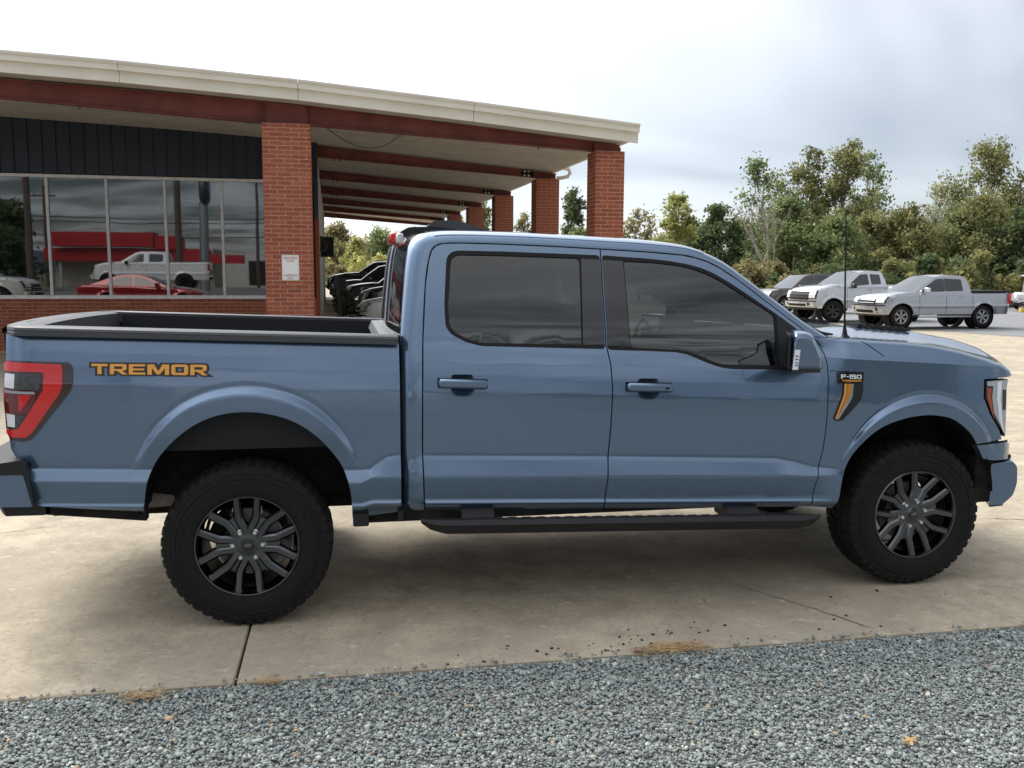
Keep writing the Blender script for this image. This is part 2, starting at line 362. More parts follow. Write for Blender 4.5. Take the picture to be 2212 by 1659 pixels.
# individual crushed stones near the camera (nobody could count them)
def stones():
    R = random.Random(3); n = 108000
    x = rng.uniform(-1.9, 4.7, n); y = EDGE_Y-.012-rng.uniform(0, 1, n)**1.15*1.65
    edge = rng.random(n) < .0028; y[edge] = EDGE_Y+rng.normal(0, .014, edge.sum())
    keep = (y < EDGE_Y+.05); x, y = x[keep], y[keep]; n = len(x)
    s = np.clip(rng.lognormal(math.log(.0047), .38, n), .0026, .016)
    base = np.array([(-1, -1, -1), (1, -1, -1), (1, 1, -1), (-1, 1, -1), (-1, -1, 1), (1, -1, 1), (1, 1, 1), (-1, 1, 1)], float)
    V = base[None]*(1+rng.uniform(-.42, .18, (n, 8, 3)))
    V[:, 4:, :2] *= rng.uniform(.45, .95, (n, 1, 1)); V *= np.stack([rng.uniform(.8, 1.5, n), rng.uniform(.7, 1.1, n), rng.uniform(.30, .62, n)], -1)[:, None, :]
    a = rng.uniform(0, 6.283, n); tx = rng.normal(0, .22, n); ty = rng.normal(0, .22, n)
    ca, sa = np.cos(a), np.sin(a); Z = np.zeros(n); O = np.ones(n)
    Rz = np.stack([ca, -sa, Z, sa, ca, Z, Z, Z, O], -1).reshape(n, 3, 3)
    Rx = np.stack([O, Z, Z, Z, np.cos(tx), -np.sin(tx), Z, np.sin(tx), np.cos(tx)], -1).reshape(n, 3, 3)
    Ry = np.stack([np.cos(ty), Z, np.sin(ty), Z, O, Z, -np.sin(ty), Z, np.cos(ty)], -1).reshape(n, 3, 3)
    V = np.einsum('nij,nkj->nki', Rx@Ry@Rz, V)*s[:, None, None]
    lift = np.where(y > EDGE_Y-.004, .004, -.018)+rng.random(n)*.010+s*.25
    V += np.stack([x, y, lift], -1)[:, None, :]
    F = np.array([(0, 3, 2, 1), (4, 5, 6, 7), (0, 1, 5, 4), (1, 2, 6, 5), (2, 3, 7, 6), (3, 0, 4, 7)])
    F = (F[None]+(np.arange(n)*8)[:, None, None]).reshape(-1, 4)
    me = bpy.data.meshes.new('gravel_stones'); me.vertices.add(n*8); me.vertices.foreach_set('co', V.reshape(-1))
    me.loops.add(len(F)*4); me.loops.foreach_set('vertex_index', F.reshape(-1)); me.polygons.add(len(F)); me.polygons.foreach_set('loop_start', np.arange(len(F))*4); me.update(); me.validate()
    pal = np.array([(.135, .155, .165), (.175, .195, .20), (.105, .12, .13), (.22, .24, .24), (.155, .165, .16), (.30, .31, .30), (.085, .092, .095), (.33, .33, .315), (.30, .20, .12), (.20, .11, .075)])
    w = np.array([.26, .24, .17, .12, .11, .05, .03, .01, .006, .004]); w /= w.sum()
    c = pal[rng.choice(len(pal), n, p=w)]*np.array([1.74, 1.73, 1.53])*rng.uniform(.82, 1.2, (n, 1))
    at = me.attributes.new('stone_color', 'FLOAT_COLOR', 'POINT'); at.data.foreach_set('color', np.repeat(np.concatenate([c, np.ones((n, 1))], 1), 8, 0).reshape(-1).astype(np.float32))
    me.materials.append(M['stone']); return tag(link('crushed_gravel', me), kind='stuff')
stones()
# pale gravel lot on the right beyond the apron
tag(MB().add([(21.6, -6, .003), (120, -6, .003), (120, 75, .003), (15.5, 75, .003), (19.2, 26, .003), (20.5, 19.5, .003)], [(0, 1, 2, 3, 4, 5)]).make('gravel_lot', M['gravel_lot']), kind='structure')

# ================================================================== SHOWROOM AND CANOPY  (own axes, turned 0.85 deg)
BROT = 0.01494
def bo(parent_empty): return parent_empty
BRICK = principled('red_brick', (.24, .075, .045), .85)
_r = objrand(BRICK); _f = noise(BRICK, 22, 6, .7)
_c = ramp(BRICK, _r, [(0, (.27, .074, .041)), (.35, (.315, .088, .048)), (.7, (.345, .099, .053)), (1, (.40, .122, .064))])
_c = mixc(BRICK, ramp(BRICK, _f, [(.35, (.55, .55, .55)), (.6, (0, 0, 0))]), _c, (.20, .062, .040))
L(BRICK, _c, bsdf(BRICK).inputs['Base Color']); bump(BRICK, _f, .3, .004); M['brick'] = BRICK
M['mortar'] = mottled('pinkish_mortar', (.46, .27, .19), (.58, .37, .27), 30, .95, .3, .003)
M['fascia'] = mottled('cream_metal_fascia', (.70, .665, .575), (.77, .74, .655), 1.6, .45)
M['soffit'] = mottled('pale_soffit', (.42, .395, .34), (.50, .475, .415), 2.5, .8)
M['beam'] = mottled('red_oxide_steel', (.12, .026, .019), (.195, .045, .032), 3.0, .6, .1, .003)
M['siding'] = mottled('navy_metal_siding', (.009, .016, .033), (.015, .024, .045), 2.0, .45)
M['white_wall'] = mottled('white_siding', (.55, .54, .50), (.66, .65, .61), 2.0, .6)
M['alu'] = mottled('aluminium_frame', (.62, .63, .64), (.74, .75, .76), 8, .4)
M['pane'] = principled('reflective_window_glass', (.006, .008, .009), .015, 0, **{'IOR': 2.12})
def warp(m_):   # slight waviness of the sheet glass
    b_ = N(m_, 'ShaderNodeBump'); b_.inputs['Strength'].default_value = .012; b_.inputs['Distance'].default_value = .05; L(m_, noise(m_, .9, 1), b_.inputs['Height']); L(m_, b_.outputs[0], bsdf(m_).inputs['Normal'])
warp(M['pane'])
M['dark_metal'] = principled('dark_metal', (.03, .03, .032), .5)

BY = 12.286; WALL = BY+4.9
def sofz(x): return float(np.interp(x, [-14, -4.74, -2.63, -.27, 2.31, 5.80, 6.3], [5.40, 5.005, 4.912, 4.775, 4.575, 4.268, 4.222]))       # soffit drops to the right
BL, BH = .254, .0762; MJ = .0105
brick_meshes = {}
def brick_me(l, h, d):
    k = (round(l, 3), round(h, 4), round(d, 3))
    if k not in brick_meshes: brick_meshes[k] = mesh('brick', *(lambda b: (b.v, b.f))(MB().box(0, k[0], 0, k[2], 0, k[1], .003)), M['brick'])
    return brick_meshes[k]
def column(x0, x1, y0, y1, ztop, zvis, individually, label, group):
    """brick pier: mortar core, bricks 6 mm proud of it; courses below zvis are joined into one part"""
    t = tag(empty('brick_column', (0, 0, 0), BROT), label, 'column', group)
    b = MB().box(x0+.004, x1-.004, y0+.004, y1-.004, 0, ztop-.004); b.make('mortar_core', M['mortar'], t)
    rest = MB(); n = int(ztop/BH); R = random.Random(int(x0*100+y0*7)); off = ztop-n*BH
    for k in range(n):
        z = off+k*BH
        for face in range(4):
            L0, L1 = ((x0, x1) if face in (0, 2) else (y0, y1))
            st = (0 if (k+face) % 2 else -BL*.5)
            p = L0+(st if st else 0)
            p = L0+st if face in (0, 2) else L0+(st if st else 0)
            while p < L1-.012:
                a, c = max(p, L0+(0 if face in (0, 2) else .055)), min(p+BL-MJ, L1-(0 if face in (0, 2) else .055)); p += BL
                if c-a < .03: continue
                dd = R.uniform(-.0018, .0018); h = BH-MJ
                if face == 0: bx = (a, c, y0+dd, y0+.055)
                elif face == 2: bx = (a, c, y1-.055, y1+dd)
                elif face == 1: bx = (x1-.055, x1+dd, a, c)
                else: bx = (x0+dd, x0+.055, a, c)
                if individually and z > zvis and face in (0, individually):
                    me = brick_me(bx[1]-bx[0], h, bx[3]-bx[2]); link('brick', me, None, t, (bx[0], bx[2], z))
                else: rest.box(bx[0], bx[1], bx[2], bx[3], z, z+h)
    tag(rest.make('lower_bricks', M['brick'], t), kind='stuff')
    return t
GC = 'brick columns under the canopy'
column(-.70, .135, BY, BY+.82, 4.40, .95, 1, 'widest brick column at the showroom corner with a white parking sign on it', GC)
column(5.385, 5.955, BY, BY+.57, 4.11, 1.9, 3, 'front right corner brick column under the tip of the canopy fascia', GC)
ORD = ['second brick column from the front right canopy corner', 'third brick column from the canopy corner with trees on both sides', 'fourth brick column from the front right canopy corner', 'fifth brick column from the front right canopy corner', 'farthest narrow brick column just above the truck cab roof']
CY = [BY+5.02, BY+10.68, BY+16.14, BY+21.7, BY+27.2, BY+32.7]; CZ = [4.10, 4.17, 4.21, 4.28, 4.35, 4.4]
for i in range(5): column(5.385, 5.955, CY[i], CY[i]+.57, CZ[i], 1.9, 0, ORD[i], GC)

bld = tag(empty('showroom_building', (0, 0, 0), BROT), 'long low car showroom with navy siding above a row of mirrored windows', 'building')
# brick wall under the windows
t = tag(empty('brick_wall', (0, 0, 0), BROT), 'low red brick wall below the row of showroom windows', 'wall')
MB().box(-16, .12, WALL+.03, WALL+.35, 0, 1.19).make('mortar_core', M['mortar'], t)
rest = MB(); n = int(1.19/BH)
for k in range(n):
    z = 1.19-(k+1)*BH; p = -12.0+(BL*.5 if k % 2 else 0)
    while p < .1:
        c = min(p+BL-MJ, .12)
        if k < 9 and -6.9 < p and c-p > .05: link('brick', brick_me(c-p, BH-MJ, .055), None, t, (p, WALL+.024+random.uniform(-.002, .002), z))
        else: rest.box(p, c, WALL+.024, WALL+.08, z, z+BH-MJ)
        p += BL
tag(rest.make('lower_bricks', M['brick'], t), kind='stuff')
# the wall behind the windows, side wall under the canopy
MB().box(-16, .1, WALL+.12, WALL+.4, 1.19, 5.6).make('wall', M['interior'], bld)
b = MB().box(-.35, .16, WALL+.42, BY+34, 0, 4.75); b.make('side_wall', M['white_wall'], bld)
# navy siding panels above the windows, each between two raised seams
wtop = 3.90; wbot = 1.245
k = 0; px = -13.6
while px < .1:
    w = .284; x1 = min(px+w, .14); z0, zt0, zt1 = wtop+.02, sofz(px)+.12, sofz(x1)+.12
    b = MB().prism([(px+.004, z0), (x1-.022, z0), (x1-.022, zt1), (px+.004, zt0)], WALL-.02, WALL+.06)
    b.make('siding_panel', M['siding'], bld)
    b = MB().prism([(x1-.022, z0), (x1+.004, z0), (x1+.004, zt1), (x1-.022, zt1)], WALL-.055, WALL+.06); b.make('siding_seam', M['siding'], bld)
    px += w
MB().box(.10, .19, WALL-.03, WALL+.42, 3.05, 5.0).make('corner_trim', M['siding'], bld)
MB().box(.10, .2, WALL+.1, WALL+.42, 0, 3.05).make('corner_trim', M['brick'], bld)
MB().box(.165, .205, WALL+.43, WALL+.56, .6, 3.2).make('door_frame', M['alu'], bld)
# windows 4 ft wide
mul = [-5.60+1.2195*i for i in range(-6, 6)]
for i in range(len(mul)-1):
    a, c = mul[i], min(mul[i+1], .1)
    if c-a < .3: continue
    w = MB().box(a-.03, c-.031, WALL-.03, WALL+.05, wtop-.07, wtop, .006).box(a-.03, c-.031, WALL-.045, WALL+.05, wbot-.055, wbot+.03, .006)
    w.box(a-.03, a+.03, WALL-.035, WALL+.05, wbot+.031, wtop-.071, .006).box(a-.006, a+.006, WALL-.043, WALL-.036, wbot+.04, wtop-.08)
    fr = w.make('window_frame', M['alu'], bld)
    MB().box(a+.031, c-.031, WALL+.012, WALL+.02, wbot+.031, wtop-.071).make('pane', M['pane'], fr)
# canopy
can = tag(empty('canopy', (0, 0, 0), BROT), 'cream edged flat canopy on red steel beams running back beside the showroom', 'canopy')
XL, XR = -14.0, 5.86; YF = BY-.35; YB = BY+34
def sx(a): return sofz(a)
n = 24; rows0 = []; rows1 = []
sxs = [XL+(XR-XL)*i/n for i in range(n+1)]
sof = MB()
for yy in [YF+.04+(YB-YF)*i/9 for i in range(10)]: rows0.append([(x, yy, sx(x)+.0105*max(0, yy-WALL)) for x in sxs])
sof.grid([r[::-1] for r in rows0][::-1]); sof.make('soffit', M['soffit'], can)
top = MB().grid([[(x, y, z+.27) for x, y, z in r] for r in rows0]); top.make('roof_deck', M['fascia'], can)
# soffit seams
for yy in [BY+1.2*i+.5 for i in range(1, 26)]:
    MB().grid([[(x, yy, sx(x)-.003+.0105*max(0, yy-WALL)) for x in sxs], [(x, yy+.012, sx(x)-.003+.0105*max(0, yy-WALL)) for x in sxs]]).make('soffit_seam', M['dark_metal'], can)
# fascia sections: a deep board, a stepped gutter lip and a drip edge, cut every 4.3 m
def fascia(x0, x1):
    z0, z1 = sx(x0), sx(x1); q = MB()
    def strip(ya, yb, da, db):
        q.hexa([(x0, ya, z0+da), (x1, ya, z1+da), (x1, yb, z1+da), (x0, yb, z0+da), (x0, ya, z0+db), (x1, ya, z1+db), (x1, yb, z1+db), (x0, yb, z0+db)])
    strip(YF-.0, YF+.06, -.02, .16); strip(YF-.08, YF+.06, .16, .255); strip(YF-.10, YF+.06, .255, .28); strip(YF-.115, YF+.06, .28, .31)
    q.make('fascia_section', M['fascia'], can)
cuts = [-14, -10.95, -6.65, -2.32, 2.02-.0, 5.98]
cuts = [-14, -7.2, -2.95, .10, 2.2, 6.0]
cuts = [-14, -6.95, -2.93, -.05, 3.0, 6.1]
for a, c in zip(cuts, cuts[1:]): fascia(a+.004, c-.004)
ez = sx(6.05)
q = MB()
for (xa, xb, da, db) in ((5.96, 6.02, -.02+.04, .17), (5.96, 6.10, .16, .255), (5.96, 6.12, .255, .28), (5.96, 6.135, .28, .31)):
    y0, y1 = YF+.07, YB; s1 = .0105*(YB-WALL)
    q.hexa([(xa, y0, ez+da), (xb, y0, ez+da), (xb, y1, ez+da+s1), (xa, y1, ez+da+s1), (xa, y0, ez+db), (xb, y0, ez+db), (xb, y1, ez+db+s1), (xa, y1, ez+db+s1)])
q.make('side_gutter', M['fascia'], can)
# beams: I-sections tapering with the roof
def beam(y, x0, x1, zb0, zb1, lift, name='beam'):
    q = MB(); zt0, zt1 = sx(x0)-.012+lift, sx(x1)-.012+lift
    def seg(ya, yb, lo0, hi0, lo1, hi1): q.hexa([(x0, ya, lo0), (x1, ya, lo1), (x1, yb, lo1), (x0, yb, lo0), (x0, ya, hi0), (x1, ya, hi1), (x1, yb, hi1), (x0, yb, hi0)])
    seg(y+.07, y+.09, zb0, zt0, zb1, zt1); seg(y, y+.16, zb0-.016, zb0-.001, zb1-.016, zb1-.001); seg(y, y+.16, zt0-.016, zt0+.004, zt1-.016, zt1+.004)
    return q.make(name, M['beam'], can)
def zbeam(x): return 4.40-.0535*(x+.28)
BW = BY+.16
beam(BW, -14, -.62, 4.46+.062*(14-.62)*.9, 4.43, 0); beam(BW, .06, 5.42, 4.425, 4.13, 0)
for (xa, xb) in ((-.62, .06), (5.42, 5.9)):          # saddle plates above the front columns
    q = MB().hexa([(xa, BW-.012, zbeam((xa+xb)/2)+.012), (xb, BW-.012, zbeam((xa+xb)/2)+.012), (xb, BW+.19, zbeam((xa+xb)/2)+.012), (xa, BW+.19, zbeam((xa+xb)/2)+.012), (xa, BW-.012, sx(xa)-.015), (xb, BW-.012, sx(xb)-.015), (xb, BW+.19, sx(xb)-.015), (xa, BW+.19, sx(xa)-.015)])
    q.box(xa-.02, xa, BW-.02, BW+.2, zbeam(xa)+.02, sx(xa)-.03).box(xb, xb+.02, BW-.02, BW+.2, zbeam(xb)+.02, sx(xb)-.06); q.make('saddle_plate', M['beam'], can)
for i in range(6):
    z = CZ[i]; lf = .0105*max(0, CY[i]-WALL)
    bm = beam(CY[i]+.2, .17, 5.93, z+.40, z+.018, lf)
    q = MB()
    for (dx, dz) in ((.55, .33), (.68, .33), (.55, .18), (.68, .18)): q.box(dx, dx+.04, CY[i]+.262, CY[i]+.268, z+dz+.12, z+dz+.17)
    q.make('bolt_head', M['beam'], bm)
    q = MB()
    if i < 4: q.box(5.06, 5.36, CY[i]+.255, CY[i]+.268, z+.05, z+.235); q.make('splice_plate', M['gap_black'], bm)
    q = MB()
    if i < 4:
        for (dx, dz) in ((5.12, .06), (5.22, .06), (5.12, .17), (5.22, .17)): q.box(dx, dx+.05, CY[i]+.248, CY[i]+.254, z+dz, z+dz+.05)
        q.make('bolt_head', M['white'], bm)
# downpipe elbow by the second column
MB().tube([(5.99, CY[0]-.1, 4.36), (6.16, CY[0]-.1, 4.33), (6.2, CY[0]-.1, 4.24), (6.14, CY[0]-.1, 4.15), (5.99, CY[0]-.06, 4.12), (5.9, CY[0]+.02, 4.12)], .045, 10).make('downpipe', M['fascia'], can, 50)
# wire slung under the front beam
P = []
for i in range(15):
    tt = i/14; x = .42+(1.78-.42)*tt; P.append((x, BY+.5, 4.42-.06*tt-.30*4*tt*(1-tt)*(.85+.3*tt)))
w = MB().tube(P, .008, 6).make('hanging_wire', M['dark_metal'], rz=BROT); tag(w, 'thin dark wire sagging below the front canopy beam', 'wire')
for xx in (-6.9+3.2, -.95, 1.75, 4.3): MB().box(xx, xx+.02, BW, BW+.03, zbeam(xx)-.05, zbeam(xx)+.0).make('hook', M['dark_metal'], can)
# sign
sg = tag(empty('parking_sign', (0, 0, 0), BROT), 'white and red fan parking sign screwed to the widest brick column', 'sign')
M['sign_white'] = principled('sign_white', (.80, .82, .81), .35); M['sign_red'] = principled('faded_sign_red', (.55, .16, .20), .5)
def plate(cx, cz, w_, h_, y0, y1, r): return MB().prism(rounded([(cx-w_/2, cz-h_/2), (cx+w_/2, cz-h_/2), (cx+w_/2, cz+h_/2), (cx-w_/2, cz+h_/2)], r), y0, y1)
SX, SZ = -.262, 1.878
plate(SX, SZ, .300, .452, BY-.012, BY-.004, .02).make('sign_plate', M['sign_white'], sg)
ring = MB()
for (xa, xb, za, zb) in ((-.137, .137, .209, .212), (-.137, .137, -.212, -.209), (-.137, -.134, -.209, .209), (.134, .137, -.209, .209)): ring.box(SX+xa, SX+xb, BY-.0145, BY-.0125, SZ+za, SZ+zb)
ring.make('sign_border', M['sign_red'], sg)
def text_mesh(txt, h, w_, mat, parent, loc, name='lettering', depth=.001, rot=(RAD(90), 0, 0)):
    cu_ = bpy.data.curves.new('lettering', 'FONT'); cu_.body = txt; cu_.extrude = depth; cu_.align_x = 'CENTER'; cu_.align_y = 'CENTER'; cu_.resolution_u = 3
    tmp = bpy.data.objects.new('lettering_tmp', cu_); COL.objects.link(tmp); dg = bpy.context.evaluated_depsgraph_get()
    me = bpy.data.meshes.new_from_object(tmp.evaluated_get(dg)); COL.objects.unlink(tmp); bpy.data.objects.remove(tmp)
    co = np.array([v_.co for v_ in me.vertices]); mn, mx = co.min(0), co.max(0)
    co[:, 0] = (co[:, 0]-(mn[0]+mx[0])/2)*w_/(mx[0]-mn[0]); co[:, 1] = (co[:, 1]-(mn[1]+mx[1])/2)*h/(mx[1]-mn[1])
    me.vertices.foreach_set('co', co.reshape(-1)); me.materials.clear(); me.materials.append(mat); me.update()
    o = link(name, me, None, parent, loc); o.rotation_euler = rot; return o
for (t_, h_, w_, dz) in (('ARKANSAS', .044, .236, .172), ('FANS', .040, .132, .118), ('PARKING', .044, .232, -.135), ('ONLY', .036, .128, -.185)):
    text_mesh(t_, h_, w_, M['sign_red'], sg, (SX, BY-.0145, SZ+dz))
# small fittings on the side wall under the canopy
o = MB().box(.17, .55, WALL+5.0, WALL+5.35, 2.26, 2.83, .01); q_ = o.make('wall_vent', M['dark_metal'], rz=BROT); tag(q_, 'black louvred box fixed high on the white side wall', 'vent')
for i in range(8): MB().box(.2, .52, WALL+4.985, WALL+4.998, 2.30+i*.064, 2.335+i*.064).make('louvre', M['under'], q_)
o = MB().tube([(.19, WALL+3.2, 2.75), (.3, WALL+3.1, 2.62), (.36, WALL+3.05, 2.5), (.31, WALL+3.05, 2.4), (.2, WALL+3.1, 2.37), (.17, WALL+3.2, 2.48)], .035, 8).make('wall_lamp', M['dark_metal'], None, 40, rz=BROT); tag(o, 'small black hooked bracket lamp on the white side wall', 'lamp')
o = MB().tube([(.17, WALL+20, 0), (.17, WALL+20, 4.5)], .05, 8).make('downpipe', M['white_wall'], bld, 40)
pb = tag(empty('post_box', (.38, WALL+4.0, 0), 0), 'small black box on a post beside the potted plant', 'box')
MB().box(-.17, .17, -.1, .1, 1.35, 1.66, .01).make('box', M['dark_metal'], pb); MB().tube([(.03, 0, 0), (.03, 0, 1.35)], .025, 8).make('post', M['alu'], pb)
ld = tag(empty('step_ladder', (.42, WALL+1.7, 0), 0), 'narrow folded ladder leaning beside the potted plant', 'ladder')
for s_ in (-.11, .11): MB().tube([(.05+s_*.2, s_, 0), (-.14+s_*.2, s_, 1.75)], .018, 6).make('rail', M['dark_metal'], ld)
for i in range(6): MB().tube([(.05-.19*(i+.8)/6.5, -.11, .25*(i+.8)), (.05-.19*(i+.8)/6.5, .11, .25*(i+.8))], .014, 6).make('rung', M['dark_metal'], ld)

# ================================================================== FOLIAGE
def leaf_mat(name, stops, trans=.55):
    m = principled(name, stops[0], .6); a = N(m, 'ShaderNodeAttribute', attribute_name='tone'); c = ramp(m, a.outputs['Fac'], [(i/(len(stops)-1), s_) for i, s_ in enumerate(stops)])
    L(m, c, bsdf(m).inputs['Base Color'])
    tr = N(m, 'ShaderNodeBsdfTranslucent'); L(m, c, tr.inputs['Color']); mx = N(m, 'ShaderNodeMixShader'); mx.inputs[0].default_value = trans
    out = [n_ for n_ in m.node_tree.nodes if n_.type == 'OUTPUT_MATERIAL'][0]; L(m, bsdf(m).outputs[0], mx.inputs[1]); L(m, tr.outputs[0], mx.inputs[2]); L(m, mx.outputs[0], out.inputs['Surface'])
    return m
LEAF = {'dark': leaf_mat('dark_green_leaves', [(0.044, 0.072, 0.032), (0.104, 0.148, 0.060), (0.198, 0.234, 0.100)]),
        'olive': leaf_mat('olive_leaves', [(0.096, 0.113, 0.044), (0.243, 0.247, 0.095), (0.442, 0.406, 0.165)]),
        'green': leaf_mat('mid_green_leaves', [(0.073, 0.109, 0.040), (0.198, 0.247, 0.095), (0.397, 0.413, 0.179)]),
        'yellow': leaf_mat('yellow_green_leaves', [(0.177, 0.195, 0.064), (0.367, 0.375, 0.122), (0.589, 0.547, 0.201)]),
        'brown': leaf_mat('brown_autumn_leaves', [(0.147, 0.133, 0.064), (0.294, 0.257, 0.122), (0.471, 0.398, 0.187)]),
        'pale': leaf_mat('pale_sparse_leaves', [(0.324, 0.328, 0.201), (0.559, 0.554, 0.372), (0.650, 0.650, 0.559)])}
M['bark'] = mottled('grey_bark', (.07, .055, .042), (.15, .125, .10), 9, .9, .5, .02)
M['pale_bark'] = mottled('pale_bark', (.26, .23, .19), (.42, .38, .33), 7, .9, .4, .02)
def leaves_mesh(name, P, size, mat, tone, R):
    n = len(P); a = R.normal(0, 1, (n, 3)); a /= np.linalg.norm(a, axis=1)[:, None]; b_ = np.cross(a, R.normal(0, 1, (n, 3))); b_ /= np.linalg.norm(b_, axis=1)[:, None]
    s_ = size*R.uniform(.55, 1.35, (n, 1)); q1, q2 = a*s_, b_*s_*.62
    V = np.stack([P-q1, P+q2, P+q1, P-q2], 1).reshape(-1, 3); F = np.arange(n*4).reshape(n, 4)
    me = bpy.data.meshes.new(name); me.vertices.add(n*4); me.vertices.foreach_set('co', V.reshape(-1)); me.loops.add(n*4); me.loops.foreach_set('vertex_index', F.reshape(-1)); me.polygons.add(n); me.polygons.foreach_set('loop_start', np.arange(n)*4); me.update()
    at = me.attributes.new('tone', 'FLOAT', 'POINT'); at.data.foreach_set('value', np.repeat(np.clip(tone, 0, 1), 4).astype(np.float32)); me.materials.append(mat); return me
def tree(loc, h, w, kind, label, group, seed, dens=1.0, base=.18, leaf=.115, sparse=.12, bark='bark', cat='tree', depth=None):
    """tapered trunk, limbs that end in leaf clumps of different sizes; gaps stay between the clumps"""
    R = np.random.default_rng(seed); t = tag(empty('tree', loc), label, cat, group); tb = MB(); d = depth or w
    lean = R.normal(0, .03, 2)*h
    trunk = [(lean[0]*k*k, lean[1]*k*k, h*.92*k) for k in (0, .2, .4, .6, .8, 1)]
    tb.tube(trunk, [max(.02, h*.016*(1-k*.92)) for k in (0, .2, .4, .6, .8, 1)], 7, False)
    P = []; T = []; nl = int(44*dens**.5)+14
    for i in range(nl):
        f_ = base+(1-base)*(i+.5)/nl; a_ = R.uniform(0, 6.283); prof = math.sin(math.pi*min(1, max(.06, (f_-base*.6)/(1.04-base*.6)))**.8)**.65
        rr = prof*R.uniform(.25, 1.18); tip = np.array([lean[0]*f_**2+math.cos(a_)*w*.5*rr, lean[1]*f_**2+math.sin(a_)*d*.5*rr, h*min(1.0, f_+R.uniform(-.07, .07))])
        st = np.array([lean[0]*(f_*.7)**2, lean[1]*(f_*.7)**2, h*f_*.72]); mid = (st+tip)/2+R.normal(0, .04*h*.3, 3)
        tb.tube([st, mid, tip], [h*.007*(1.1-f_), h*.0045*(1.1-f_), .012], 5, False)
        cr_ = w*R.uniform(.09, .25)*(.75+.5*prof*.5); m_ = int(R.uniform(190, 340)*dens*(cr_/1.0)**1.5)+30
        q = R.normal(0, 1, (m_, 3)); q /= np.linalg.norm(q, axis=1)[:, None]; q *= (R.random((m_, 1))**.62)*cr_*np.where(R.random((m_, 1)) < .2, 1.45, 1.1)*np.array([1, 1, .95])
        keep = R.random(m_) > sparse; P.append((tip+q)[keep]); T.append((np.full(m_, R.uniform(.3, .7))+R.normal(0, .24, m_)+q[:, 2]/cr_*.10)[keep])
        for s_ in range(3):
            tq = tip+q[R.integers(m_)]; tb.tube([mid*.4+tip*.6, tq], [.02, .006], 4, False)
    tb.make('trunk', M[bark], t); P = np.concatenate(P); T = np.concatenate(T); P[:, 2] = np.maximum(P[:, 2], .05)
    link('crown', leaves_mesh('crown', P, leaf, LEAF[kind], T, R), None, t); return t
def bare(loc, h, w, label, group, seed):
    R = random.Random(seed); t = tag(empty('tree', loc), label, 'tree', group); tb = MB()
    def grow(p, d, l, r, k):
        q = p+d*l; m_ = (p+q)/2+Vector((R.uniform(-.05, .05)*l, R.uniform(-.05, .05)*l, 0)); tb.tube([p, m_, q], [r, r*.82, r*.66], 5, False)
        if k == 0: return
        for i in range(R.choice((2, 3, 3))):
            dd = (d+Vector((R.uniform(-.7, .7), R.uniform(-.7, .7), R.uniform(-.1, .55)))*(.85)).normalized(); grow(q if i else m_*.3+q*.7, dd, l*R.uniform(.55, .8), r*.58, k-1)
    grow(Vector((0, 0, 0)), Vector((.02, 0, 1)), h*.34, h*.014, 5); grow(Vector((w*.12, .2, 0)), Vector((.18, 0, 1)).normalized(), h*.3, h*.011, 4)
    tb.make('trunk', M['pale_bark'], t); return t
